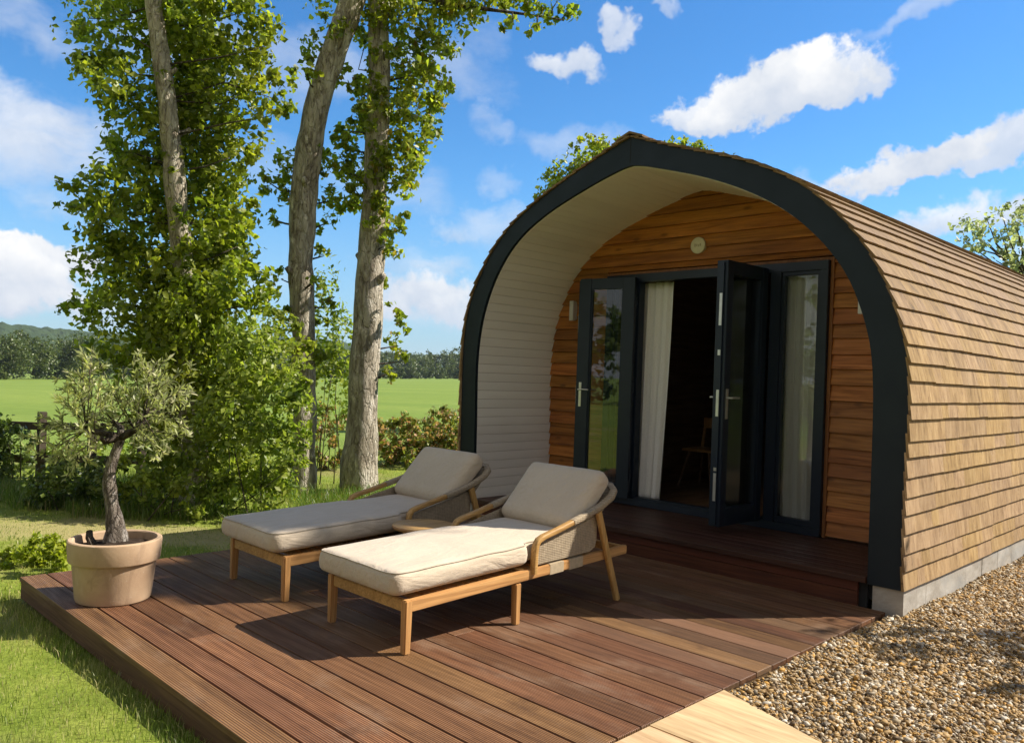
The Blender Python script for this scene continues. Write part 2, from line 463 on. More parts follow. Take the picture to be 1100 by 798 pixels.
def glass_mat():
    g = G('window_glass')
    tr = g.n('ShaderNodeBsdfTransparent'); tr.inputs[0].default_value = (.94, .955, .95, 1)
    gl = g.n('ShaderNodeBsdfGlossy'); gl.inputs['Roughness'].default_value = .015; gl.inputs[0].default_value = (.9, .93, .95, 1)
    fr = g.n('ShaderNodeFresnel', i_IOR=1.6)
    f2 = g.math('MULTIPLY', fr.outputs[0], 1.0, clamp=True)
    mx = g.n('ShaderNodeMixShader'); g.nt.links.new(f2, mx.inputs[0])
    g.nt.links.new(tr.outputs[0], mx.inputs[1]); g.nt.links.new(gl.outputs[0], mx.inputs[2])
    return g.out(mx.outputs[0])
M['glass'] = glass_mat()

def curtain_mat():
    g = G('white_linen')
    n = g.noise(g.coord((120, 120, 60)), 1.0, 3, .6)
    c = g.ramp(n, [(.3, (.80, .77, .71)), (.7, (.90, .87, .82))])
    d = g.n('ShaderNodeBsdfDiffuse', i_Color=c); t = g.n('ShaderNodeBsdfTranslucent', i_Color=c)
    mx = g.n('ShaderNodeMixShader'); mx.inputs[0].default_value = .15
    g.nt.links.new(d.outputs[0], mx.inputs[1]); g.nt.links.new(t.outputs[0], mx.inputs[2])
    return g.out(mx.outputs[0])
M['curtain'] = curtain_mat()

M['ivy'] = leaf_mat('ivy_leaf', (.10, .145, .016), (.325, .355, .032), .52)
M['tree_leaf'] = leaf_mat('tree_leaf', (.115, .16, .018), (.33, .36, .036), .52, (.28, .20, .03), .06)
M['shrub_leaf'] = leaf_mat('shrub_leaf', (.115, .17, .026), (.31, .355, .055), .48)
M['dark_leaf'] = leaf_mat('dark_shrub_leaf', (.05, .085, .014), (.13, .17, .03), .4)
M['red_leaf'] = leaf_mat('russet_shrub_leaf', (.12, .15, .03), (.25, .27, .05), .42, (.48, .28, .14), .34)
M['plant_leaf'] = leaf_mat('lime_plant_leaf', (.17, .23, .018), (.36, .40, .035), .5)
M['olive_leaf'] = leaf_mat('olive_leaf', (.20, .22, .085), (.43, .445, .21), .47, (.58, .54, .34), .12)
M['pale_leaf'] = leaf_mat('pale_tree_leaf', (.20, .22, .14), (.36, .38, .25), .5)
M['far_leaf'] = leaf_mat('far_tree_leaf', (.045, .072, .015), (.12, .145, .03), .3)
M['grass'] = leaf_mat('grass_blade', (.14, .195, .028), (.29, .325, .062), .42, (.52, .44, .22), .25, 1.0, (.42, .37, .16))
M['longgrass'] = leaf_mat('long_grass_blade', (.07, .125, .015), (.16, .22, .035), .4, (.30, .25, .11), .12)
M['bark'] = bark_mat('grey_bark', (.19, .152, .108), (.50, .435, .335), (.74, .68, .57))
M['twig'] = bark_mat('twig_bark', (.05, .04, .03), (.10, .08, .06), (.17, .14, .11), .1)
M['olive_bark'] = bark_mat('olive_bark', (.05, .035, .025), (.27, .22, .175), (.58, .52, .45), .03, 3.2)

# ------------------------------------------------------------------ terrain
def smooth(a, b, x):
    t = np.clip((x-a)/(b-a), 0, 1); return t*t*(3-2*t)
def ground_z(x, y):
    x = np.asarray(x, float); y = np.asarray(y, float)
    w = smooth(9., 45., -x)
    drop = .02295*np.maximum(-x-9, 0)-.0203*(y-6)
    drop = np.clip(drop, -2., 9.)
    d = np.hypot(x, y)
    w2 = 1-smooth(600, 1100, d)
    z = -.17-w*w2*drop
    # gentle unevenness of the garden and field
    z = z+.018*np.sin(x*1.3+.4)*np.sin(y*1.1)*smooth(0, 1, np.abs(x)*.4)*(1-smooth(30, 60, d))
    return z

def ground_mat():
    g = G('grass_ground')
    geo = g.n('ShaderNodeNewGeometry'); pos = geo.outputs['Position']
    flat = g.vmath('MULTIPLY', pos, (1, 1, 0))
    d = g.vmath('LENGTH', flat)
    n_big = g.noise(flat, .55, 5, .6); n_mid = g.noise(flat, 2.6, 6, .65); n_fine = g.noise(flat, 38, 5, .7)
    lawn = g.ramp(n_mid, [(.28, (.11, .155, .02)), (.5, (.19, .24, .035)), (.72, (.27, .30, .06))])
    lawn = g.mix(g.maprange(n_big, .48, .66, 0, .8, True), lawn, (.27, .235, .10))
    lawn = g.mix(.6, lawn, g.ramp(n_fine, [(.3, (.45, .45, .4)), (.65, (1.25, 1.25, 1.2))]), 'MULTIPLY')
    # dry mown strip behind the pot
    sp = g.n('ShaderNodeSeparateXYZ'); g.nt.links.new(pos, sp.inputs[0])
    ax = g.math('ADD', g.math('MULTIPLY', sp.outputs[0], .707), g.math('MULTIPLY', sp.outputs[1], .707))
    dep = g.math('ADD', g.math('MULTIPLY', sp.outputs[0], -.707), g.math('MULTIPLY', sp.outputs[1], .707))
    dd = g.math('ADD', dep, g.math('MULTIPLY', n_mid, 1.2))
    strip = g.math('MULTIPLY', g.maprange(dd, 8.2, 8.7, 0, 1, True), g.maprange(dd, 9.7, 9.2, 0, 1, True))
    lawn = g.mix(g.math('MULTIPLY', strip, .75), lawn, (.34, .285, .13))
    fs = g.noise(g.vmath('MULTIPLY', flat, (.02, .16, 1)), 1.0, 5, .6); ff = g.noise(flat, 1.2, 6, .7)
    field = g.ramp(fs, [(.3, (.135, .205, .036)), (.7, (.21, .27, .056))])
    field = g.mix(.5, field, g.ramp(ff, [(.3, (.62, .66, .6)), (.7, (1.25, 1.22, 1.2))]), 'MULTIPLY')
    col = g.mix(g.maprange(g.math('ADD', d, g.math('MULTIPLY', n_big, 3.)), 16, 20, 0, 1, True), lawn, field)
    return g.pbr(col, .95, g.bump(g.math('ADD', n_fine, n_mid), .6, .03), 0., .1)

def make_ground():
    rs = np.concatenate([[0.0], np.geomspace(.6, 4200, 110)])
    na = 200; V = []; 
    for r in rs[1:]:
        a = np.linspace(0, 2*PI, na, endpoint=False)
        V.append(np.stack([r*np.cos(a), r*np.sin(a), np.zeros(na)], 1))
    V = np.concatenate([np.zeros((1, 3))]+V)
    V[:, 2] = ground_z(V[:, 0], V[:, 1])
    F = [(0, 1+k, 1+(k+1) % na) for k in range(na)]
    for i in range(len(rs)-2):
        b = 1+i*na
        F += [(b+k, b+na+k, b+na+(k+1) % na, b+(k+1) % na) for k in range(na)]
    o = raw_mesh('ground', V, F, ground_mat(), None, True)
    return tag(o, 'grass lawn and open green field around the timber pod', 'ground', kind='structure')
make_ground()

# ------------------------------------------------------------------ gravel
def gravel_base_mat():
    g = G('gravel_bed')
    v = g.coord((1, 1, 1))
    vo = g.n('ShaderNodeTexVoronoi', i_Vector=v, i_Scale=48.0)
    c = g.ramp(g.math('FRACT', g.math('MULTIPLY', vo.outputs['Color'], 5.)), [(0, (.13, .085, .045)), (.5, (.24, .17, .09)), (1, (.33, .25, .15))])
    return g.pbr(c, .9, g.bump(vo.outputs['Distance'], .8, .02), 0., .2)
def stone_mat():
    g = G('flint_pebble')
    isl = g.island()
    c = g.ramp(isl, [(0, (.08, .047, .018)), (.15, (.18, .108, .04)), (.32, (.29, .18, .065)), (.50, (.37, .235, .09)), (.62, (.46, .24, .04)), (.68, (.17, .135, .095)), (.78, (.37, .285, .17)), (.9, (.46, .38, .26)), (.96, (.64, .57, .46)), (1, (.22, .185, .14))], 'LINEAR')
    n = g.noise(g.coord((45, 45, 45)), 1.0, 4, .6)
    c = g.mix(1.0, c, g.ramp(n, [(.3, (.7, .7, .7)), (.7, (1.2, 1.2, 1.2))]), 'MULTIPLY')
    return g.pbr(c, .65, None, 0., .3)

def make_gravel():
    nx, ny = 120, 200
    xs = np.linspace(-2.175, 7, nx); ys = np.linspace(-.6, 20, ny)
    X, Y = np.meshgrid(xs, ys, indexing='ij')
    Z = -.024+.014*np.sin(X*2.1+1)*np.sin(Y*1.7)+.012*np.sin(X*5.3)*np.sin(Y*4.1)
    edge = np.minimum.reduce([7-X, 20-Y, Y+.6]); Z = Z-.25*(1-smooth(0, .8, edge))
    YL = np.maximum(3.83-.345*np.maximum(X+2.19, 0), 3.17); Z = Z-.06*(X < 3)*(1-smooth(YL-.05, YL+.02, Y))*(Y > 1.5)
    V = np.stack([X, Y, Z], -1).reshape(-1, 3)
    F = [(i*ny+j, (i+1)*ny+j, (i+1)*ny+j+1, i*ny+j+1) for i in range(nx-1) for j in range(ny-1)]
    tag(raw_mesh('gravel_bed', V, F, gravel_base_mat(), None, True), 'bed of compacted gravel beside the pod', 'gravel bed', kind='structure')
    # loose stones on top
    bm = bmesh.new(); bmesh.ops.create_icosphere(bm, subdivisions=1, radius=1)
    iv = np.array([v.co[:] for v in bm.verts]); jf = np.array([[v.index for v in f.verts] for f in bm.faces]); bm.free()
    N = 110000
    x = rng.uniform(-2.16, 2.0, N*4); y = rng.uniform(2.4, 14, N*4)
    dep = (y-x)*.707; lat = (x+y)*.707
    keep = (x > -2.165) & (lat < dep*.66+.25) & (y > np.maximum(3.838-.345*np.maximum(x+2.19, 0), 3.175)) & (dep < 11.2) & (rng.random(N*4) < np.clip((6.6/dep)**1.4, 0, 1))
    keep &= ~((x < -2.08) & (y > 6.05))
    x = x[keep][:N]; y = y[keep][:N]; n = len(x)
    zz = -.028+.014*np.sin(x*2.1+1)*np.sin(y*1.7)+.012*np.sin(x*5.3)*np.sin(y*4.1)
    sz = rng.gamma(5., .0024, n)+.004
    sz = np.clip(sz*.72, .0045, .026)
    A = rng.normal(size=(n, 3, 3)); Q = np.linalg.qr(A)[0]
    sc = np.stack([np.ones(n)*1.15, rng.uniform(.6, 1.0, n), rng.uniform(.4, .75, n)], 1)*sz[:, None]
    base = iv[None]*(1+rng.uniform(-.36, .32, (n, len(iv), 1)))*sc[:, None, :]
    P = np.einsum('nij,nkj->nki', Q, base)
    P[:, :, 2] *= .75
    P += np.stack([x, y, zz+sz*.45+rng.uniform(0, .016, n)], 1)[:, None, :]
    F = (jf[None]+(np.arange(n)*len(iv))[:, None, None]).reshape(-1, 3)
    o = raw_mesh('gravel', P.reshape(-1, 3), F, stone_mat(), None, False)
    tag(o, 'loose golden and grey gravel stones beside the deck', 'gravel', kind='stuff')
make_gravel()

def make_path():
    b = MB()
    for (y0, y1) in ((1.60, 2.50), (2.506, 3.166)):
        b.cbox(-2.185, 2.6, y0, y1, -.14, -.004, .006)
    # the last board is sawn at a slant towards the gravel
    xe, ya, yb = -.35, 3.172, 3.832
    b.hexa([(-2.185, ya, -.14), (xe, ya, -.14), (xe, ya+.03, -.14), (-2.185, yb, -.14), (-2.185, ya, -.004), (xe, ya, -.004), (xe, ya+.03, -.004), (-2.185, yb, -.004)])
    o = b.build('path', M['path'])
    tag(o, 'pale sawn timber boards of the path beside the deck', 'path', kind='structure')
make_path()

# ------------------------------------------------------------------ deck
def make_deck():
    root = empty('deck', (-4.4, 3.9, -.17), 'low reddish brown hardwood deck in front of the arched pod', 'deck')
    b = MB(); y = 1.683; k = 0
    while y < 6.02:
        y1 = min(y+.1708, 6.055)
        cuts = [-6.66]
        if k > 1 and rng.random() < .6: cuts.append(rng.uniform(-5.7, -3.2))
        cuts.append(-2.192)
        for a, c in zip(cuts[:-1], cuts[1:]):
            dz = rng.uniform(-.0015, .0015)
            b.cbox(a+.0012, c-.0012, y+rng.uniform(0, .0012), y1, -.028, dz, .0035)
        y += .1795; k += 1
    b.build('boards', M['deck'], root)
    f = MB()
    f.box(-6.645, -2.2, 1.69, 1.722, -.150, -.031)
    f.box(-6.648, -6.612, 1.7221, 6.04, -.150, -.031)
    f.box(-2.225, -2.197, 1.7221, 6.04, -.150, -.031)
    f.build('edge_board', M['deck_edge'], root, bevel=.003)
    j = MB()
    for x in np.arange(-6.2, -2.4, .6): j.box(x, x+.05, 1.73, 6.03, -.165, -.0295)
    j.build('joists', M['dark'], root)
make_deck()

# ------------------------------------------------------------------ pod
OUT_R = [(-2.11, .17), (-2.11, .65), (-2.105, 1.2), (-2.10, 1.55), (-2.125, 1.85), (-2.18, 2.08), (-2.27, 2.32), (-2.40, 2.57), (-2.56, 2.79), (-2.79, 3.03), (-3.03, 3.21), (-3.4, 3.40), (-3.75, 3.525), (-4.1, 3.64), (-4.40, 3.745), (-4.62, 3.83)]
OUT_L = [(-6.82, .17), (-6.83, .6), (-6.84, 1.2), (-6.85, 1.75), (-6.825, 2.1), (-6.75, 2.4), (-6.61, 2.66), (-6.46, 2.88), (-6.27, 3.075), (-6.05, 3.235), (-5.80, 3.37), (-5.54, 3.49), (-5.3, 3.59), (-4.85, 3.755), (-4.62, 3.83)]
INN_R = [(-2.33, .17), (-2.33, .6), (-2.33, 1.2), (-2.335, 1.55), (-2.355, 1.82), (-2.39, 2.0), (-2.45, 2.19), (-2.52, 2.36), (-2.61, 2.515), (-2.73, 2.67), (-2.83, 2.775), (-2.96, 2.895), (-3.15, 3.035), (-3.38, 3.165), (-3.63, 3.28), (-3.92, 3.39), (-4.3, 3.505), (-4.48, 3.555), (-4.60, 3.575)]
INN_L = [(-6.61, .17), (-6.615, .6), (-6.625, 1.1), (-6.64, 1.55), (-6.63, 1.86), (-6.585, 2.15), (-6.5, 2.41), (-6.39, 2.63), (-6.26, 2.815), (-6.13, 2.955), (-5.97, 3.08), (-5.78, 3.19), (-5.55, 3.295), (-5.29, 3.39), (-5.0, 3.485), (-4.73, 3.558), (-4.60, 3.575)]
def spline(pts, n):
    p = np.array(pts, float)
    P = np.vstack([2*p[0]-p[1], p, 2*p[-1]-p[-2]]); q = []
    for i in range(1, len(P)-2):
        for t in np.linspace(0, 1, 12, endpoint=False):
            a, b, c, d = P[i-1], P[i], P[i+1], P[i+2]
            q.append(.5*((2*b)+(-a+c)*t+(2*a-5*b+4*c-d)*t*t+(-a+3*b-3*c+d)*t**3))
    q.append(p[-1]); q = np.array(q)
    # light smoothing of the traced outline
    for _ in range(14): q[1:-1] = q[1:-1]*.5+(q[:-2]+q[2:])*.25
    s = np.concatenate([[0], np.cumsum(np.linalg.norm(np.diff(q, axis=0), axis=1))])
    u = np.linspace(0, s[-1], n)
    return np.stack([np.interp(u, s, q[:, 0]), np.interp(u, s, q[:, 1])], 1), s[-1]
OR, lenR = spline(OUT_R, 70); OL, lenL = spline(OUT_L, 70)
IR, _ = spline(INN_R, 70); IL, _ = spline(INN_L, 70)
YF, YW, YB = 6.06, 7.30, 13.0          # fascia front, glazed wall, rear
OUTER = np.vstack([OR, OL[::-1][1:]]); INNER = np.vstack([IR, IL[::-1][1:]])

def prism(mb, loop, y0, y1):
    n = len(loop); b = len(mb.v)
    mb.v += [(x, y0, z) for x, z in loop]+[(x, y1, z) for x, z in loop]
    return b, n
def strip_between(mb, A, B, y0, y1):
    """solid band between two open curves of equal length"""
    n = len(A); b = len(mb.v)
    for C, y in ((A, y0), (B, y0), (B, y1), (A, y1)): mb.v += [(x, y, z) for x, z in C]
    for k in range(4):
        o0 = b+k*n; o1 = b+((k+1) % 4)*n
        for i in range(n-1): mb.f.append((o0+i, o0+i+1, o1+i+1, o1+i))
    mb.f.append((b, b+n, b+2*n, b+3*n)); mb.f.append((b+n-1, b+4*n-1, b+3*n-1, b+2*n-1))
def inset(C, d):
    t = np.gradient(C, axis=0); nrm = np.stack([-t[:, 1], t[:, 0]], 1); nrm /= np.linalg.norm(nrm, axis=1)[:, None]
    return C+nrm*d
def inner_x(z):
    xr = np.interp(z, IR[:, 1], IR[:, 0]); xl = np.interp(z, IL[:, 1], IL[:, 0]); return xl, xr

pod = empty('camping_pod', (-4.5, 9.5, -.17), 'arched timber camping pod with brown shingles, dark fascia and open glazed doors', 'camping pod')
def make_pod():
    # shingles, one course above the other
    sh = MB()
    for C, L, sgn in ((OR, lenR, 1), (OL, lenL, -1)):
        n = len(C); s = np.linspace(0, L, n)
        def pos(t, d):
            t = min(max(t, 0), L); x = np.interp(t, s, C[:, 0]); z = np.interp(t, s, C[:, 1])
            e = .05; t0, t1 = max(t-e, 0), min(t+e, L)
            tx = np.interp(t1, s, C[:, 0])-np.interp(t0, s, C[:, 0]); tz = np.interp(t1, s, C[:, 1])-np.interp(t0, s, C[:, 1])
            l = math.hypot(tx, tz); nx, nz = (tz/l, -tx/l) if sgn > 0 else (-tz/l, tx/l)
            return np.array([x+nx*d, z+nz*d])
        pitch = .1345; nc = int(L/pitch)
        for i in range(nc+1):
            t0 = i*pitch-.004+rng.uniform(-.010, .010); t1 = min(i*pitch+pitch+.04, L)
            if t1-t0 < .02: continue
            y = 6.035+rng.uniform(-.004, .012)
            wavep = rng.uniform(0, 6.28); wl = rng.uniform(1.1, 2.2)
            while y < YB:
                w = rng.uniform(.12, .42); y1 = min(y+w, YB+.02)
                j = rng.uniform(-.001, .001)+.004*math.sin(y*wl+wavep)+.002*math.sin(y*wl*3.7+wavep*2); lift = rng.uniform(0, .0012)
                lo = pos(max(t0+j, -.01), .044+lift); lo2 = pos(max(t0+j, -.01), .024+lift)
                hi = pos(t1, .022); hi2 = pos(t1, .010)
                g = .0004
                sh.hexa([(lo2[0], y+g, lo2[1]), (lo2[0], y1-g, lo2[1]), (hi2[0], y1-g, hi2[1]), (hi2[0], y+g, hi2[1]),
                         (lo[0], y+g, lo[1]), (lo[0], y1-g, lo[1]), (hi[0], y1-g, hi[1]), (hi[0], y+g, hi[1])])
                y = y1
    # ridge capping
    y = 6.03
    while y < YB:
        y1 = y+.18
        for a, bq in (((-4.62, 3.885), (-4.47, 3.828)), ((-4.62, 3.885), (-4.77, 3.832))):
            sh.hexa([(a[0], y, a[1]-.012), (bq[0], y, bq[1]-.012), (bq[0], y1, bq[1]-.02), (a[0], y1, a[1]-.02),
                     (a[0], y, a[1]+.008), (bq[0], y, bq[1]+.008), (bq[0], y1, bq[1]), (a[0], y1, a[1])])
        y = y1-.01
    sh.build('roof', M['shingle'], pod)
    sk = MB(); strip_between(sk, OUTER, inset(OUTER, .05), 6.10, YB); sk.build('roof_deck', M['dark'], pod)
    fa = MB(); strip_between(fa, inset(OUTER, -.012), INNER, YF, 6.098); fa.build('fascia', M['fascia'], pod, auto=30)
    jt = MB(); jt.box(-4.6225, -4.6175, YF-.002, YF+.01, 3.60, 3.83); jt.build('joint', M['dark'], pod)
    # white boards lining the porch, one island per board
    li = MB(); T = inset(INNER, .006); T2 = inset(INNER, -.012)
    seg = np.concatenate([[0], np.cumsum(np.linalg.norm(np.diff(T, axis=0), axis=1))])
    def pt(C, s): return np.array([np.interp(s, seg, C[:, 0]), np.interp(s, seg, C[:, 1])])
    s0 = 0.0
    while s0 < seg[-1]-.01:
        s1 = min(s0+.098, seg[-1]); m = 4
        A = [pt(T, q) for q in np.linspace(s0+.0015, s1-.0015, m)]; B = [pt(T2, q) for q in np.linspace(s0+.0015, s1-.0015, m)]
        A[0] = A[0]+(B[0]-A[0])*.10; A[-1] = A[-1]+(B[-1]-A[-1])*.10
        strip_between(li, np.array(A), np.array(B), 6.099, YW+.03)
        s0 = s1
    li.build('porch_lining', M['liner'], pod, auto=20)
    lb = MB(); strip_between(lb, inset(INNER, -.016), inset(INNER, -.04), 6.10, YB-.1); lb.build('wall_lining', M['room_wood'], pod)
    # lapped cladding of the front wall
    cl = MB(); z = .235; FX0, FX1, FZ1 = -5.80, -3.185, 2.785
    while z < 3.62:
        p = .137+rng.uniform(-.012, .012); z1 = z+p
        zm = min(z+.02, 3.56); xl, xr = inner_x(zm); xl2, xr2 = inner_x(min(z1, 3.57))
        if z > 3.5: xl2, xr2 = xl, xr
        spans = []
        a0, a1 = min(xl, xl2)-.03, max(xr, xr2)+.03
        a0 = max(a0, min(xl, xl2)-.03)
        if z < FZ1-.01: spans = [(a0, FX0), (FX1, a1)]
        else: spans = [(a0, a1)]
        if z < FZ1-.01 < z1-.02:
            cl_z1 = FZ1-.001
            for a, c in spans: lap(cl, a, c, z, z1)
            lap(cl, FX0, FX1, FZ1, z1)
        else:
            for a, c in spans:
                if c-a > 3.2 and rng.random() < .7:
                    m = rng.uniform(a+.8, c-.8); lap(cl, a, m, z, z1); lap(cl, m+.002, c, z, z1)
                else: lap(cl, a, c, z, z1)
        z = z1
    cl.build('front_wall', M['cladding'], pod)
    bw = MB(); bw.box(-6.64, -5.79, YW+.03, YW+.09, .2, 2.3); bw.box(-3.19, -2.33, YW+.03, YW+.09, .2, 2.3); 
    bw.box(-5.95, -2.95, YW+.03, YW+.09, 2.78, 3.1); bw.box(-6.4, -5.79, YW+.03, YW+.09, 2.3, 2.78); bw.box(-3.19, -2.5, YW+.03, YW+.09, 2.3, 2.6)
    bw.box(-5.6, -3.4, YW+.03, YW+.09, 3.1, 3.35)
    bw.build('wall_backing', M['dark'], pod)
    # porch floor and step
    pf = MB(); y = 6.035
    while y < 7.28:
        y1 = min(y+.145, 7.31); pf.cbox(-6.60, -2.335, y, y1-.004, .18, .222, .003); y = y1
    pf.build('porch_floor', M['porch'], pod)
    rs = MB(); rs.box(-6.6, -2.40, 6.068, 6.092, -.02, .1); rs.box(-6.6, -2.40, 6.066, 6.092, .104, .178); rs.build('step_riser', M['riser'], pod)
    ud = MB(); ud.box(-6.6, -2.34, 6.10, 6.12, -.16, .178); ud.box(-6.6, -2.3, 6.12, YB-.05, .05, .17); ud.build('underfloor', M['dark'], pod)
    pl = MB(); y = 6.085
    while y < YB:
        y1 = min(y+rng.uniform(.42, .5), YB); pl.box(-2.30, -2.085+rng.uniform(-.003, .002), y+.001, y1-.001, -.16, .163); y = y1
    pl.build('plinth', M['concrete'], pod, bevel=.002); pl = MB()
    y = 6.085
    while y < YB:
        y1 = min(y+.45, YB); pl.box(-6.84, -6.64, y+.003, y1-.003, -.2, .163); y = y1
    pl.build('plinth', M['concrete'], pod, bevel=.002)
    # inside of the room
    fl = MB(); y = YW+.02
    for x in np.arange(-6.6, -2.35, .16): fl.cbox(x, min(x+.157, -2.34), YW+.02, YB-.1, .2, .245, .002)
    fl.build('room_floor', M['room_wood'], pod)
    rw = MB(); n = len(INNER)
    rear = inset(OUTER, .02)
    rw.v += [(x, YB-.08, zz) for x, zz in rear]+[(x, YB-.02, zz) for x, zz in rear]; nn = len(rear)
    rw.f.append(tuple(range(nn))); rw.f.append(tuple(range(2*nn-1, nn-1, -1)))
    rw.f += [(i, (i+1) % nn, nn+(i+1) % nn, nn+i) for i in range(nn)]
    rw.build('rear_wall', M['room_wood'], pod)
    return
def lap(mb, x0, x1, z0, z1):
    if x1-x0 < .02: return
    ya, yb = YW-.030, YW-.002
    z0 += .013
    mb.hexa([(x0, ya, z0-.006), (x1, ya, z0-.006), (x1, YW+.028, z0-.006), (x0, YW+.028, z0-.006),
             (x0, yb, z1+.004), (x1, yb, z1+.004), (x1, YW+.028, z1+.004), (x0, YW+.028, z1+.004)])
make_pod()

def make_doors():
    fr = MB()
    X0, X1, Z0, Z1 = -5.765, -3.215, .226, 2.745
    ya, yb = 7.215, 7.325
    fr.box(X0, X1, ya, yb, Z1-.085, Z1)
    fr.box(X0, X1, ya, yb, Z0, Z0+.075)
    for a, c in ((X0, X0+.085), (-5.405, -5.31), (-3.775, -3.67), (X1-.075, X1)):
        fr.box(a, c, ya+.001, yb-.001, Z0+.0752, Z1-.0852)
    fr.box(-5.31, -3.775, ya+.02, yb, Z0+.0752, Z0+.095)
    fr.build('door_frame', M['alu'], pod, bevel=.004)
    t = MB(); t.box(X1+.002, X1+.032, 7.262, 7.33, .224, 2.775); t.box(X0-.032, X0-.002, 7.262, 7.33, .224, 2.775); t.box(X0-.032, X1+.032, 7.264, 7.33, 2.748, 2.778)
    t.build('door_trim', M['trim'], pod)
    # fixed sidelights
    for a, c in ((X0+.0855, -5.4055), (-3.6695, X1-.0755)):
        s = MB(); w = .03; y0, y1 = 7.235, 7.30
        s.box(a, c, y0, y1, Z0+.0755, Z0+.13); s.box(a, c, y0, y1, Z1-.12, Z1-.0855)
        s.box(a, a+w, y0, y1, Z0+.1302, Z1-.1202); s.box(c-w, c, y0, y1, Z0+.1302, Z1-.1202)
        o = s.build('window', M['alu'], pod, bevel=.003)
        g = MB(); g.box(a+w-.004, c-w+.004, 7.262, 7.274, Z0+.126, Z1-.116); g.build('pane', M['glass'], o)
    # leaves: local u along the leaf from the hinge, v thickness
    def leaf(h, d, length, th, side, plates, st=.095):
        h = np.array(h); d = np.array(d)/np.linalg.norm(d); nrm = np.array([-d[1], d[0]])*side
        zb, zt = .30, 2.70
        def bx(mb, u0, u1, v0, v1, z0, z1):
            q = [h+d*u+nrm*v for u, v in ((u0, v0), (u1, v0), (u1, v1), (u0, v1))]
            mb.hexa([(*p, z0) for p in q]+[(*p, z1) for p in q])
        s = MB()
        bx(s, 0, st, 0, th, zb, zt); bx(s, length-st, length, 0, th, zb, zt)
        bx(s, st+.0003, length-st-.0003, .004, th-.004, zt-.12, zt); bx(s, st+.0003, length-st-.0003, .004, th-.004, zb, zb+.155)
        bx(s, st-.01, st+.014, .012, th-.012, zb+.15, zt-.115); bx(s, length-st-.014, length-st+.01, .012, th-.012, zb+.15, zt-.115)
        o = s.build('door', M['alu'], pod, bevel=.004)
        rb = MB(); bx(rb, length-.002, length+.018, th*.28, th*.72, zb+.02, zt-.02); rb.build('rebate', M['alu'], o)
        g = MB(); bx(g, st+.002, length-st-.002, th*.42, th*.42+.012, zb+.15, zt-.115); g.build('pane', M['glass'], o)
        for (za, zc) in plates:
            p = MB(); bx(p, length+.0175, length+.0215, th*.42, th*.66, za, zc); p.build('lock_plate', M['steel'], o)
        hd = MB()
        for v0, v1 in ((th, th+.008), (-.008, 0)):
            bx(hd, length-.062, length-.032, v0, v1, 1.27, 1.54)
        for sgn, vb in ((1, th+.008), (-1, -.008)):
            a = h+d*(length-.047)+nrm*vb; b2 = a+nrm*.045*sgn
            hd.tube([(*a, 1.46), (*b2, 1.46)], .009, 10)
            c2 = b2-d*.125
            hd.tube([(*b2, 1.46), (*(b2-d*.06), 1.462), (*c2, 1.46)], .0095, 10)
        hd.build('handle', M['steel'], o, auto=40)
        for zc in (.55, 1.5, 2.45):
            hn = MB(); a = h-d*.002+nrm*(th*.5); hn.tube([(a[0]+.0, a[1], zc-.05), (a[0], a[1], zc+.05)], .014, 10)
            hn.build('hinge', M['alu'], o)
        return o
    leaf((-3.905, 7.205), (-.035, -1), .70, .115, 1, [(2.11, 2.40), (1.84, 1.89), (1.29, 1.53), (.80, .83), (.53, .78)])
    a = rad(13)
    leaf((-5.33, 7.205), (-math.cos(a), -math.sin(a)), .665, .07, 1, [(2.1, 2.3), (1.3, 1.5)], .14)
make_doors()

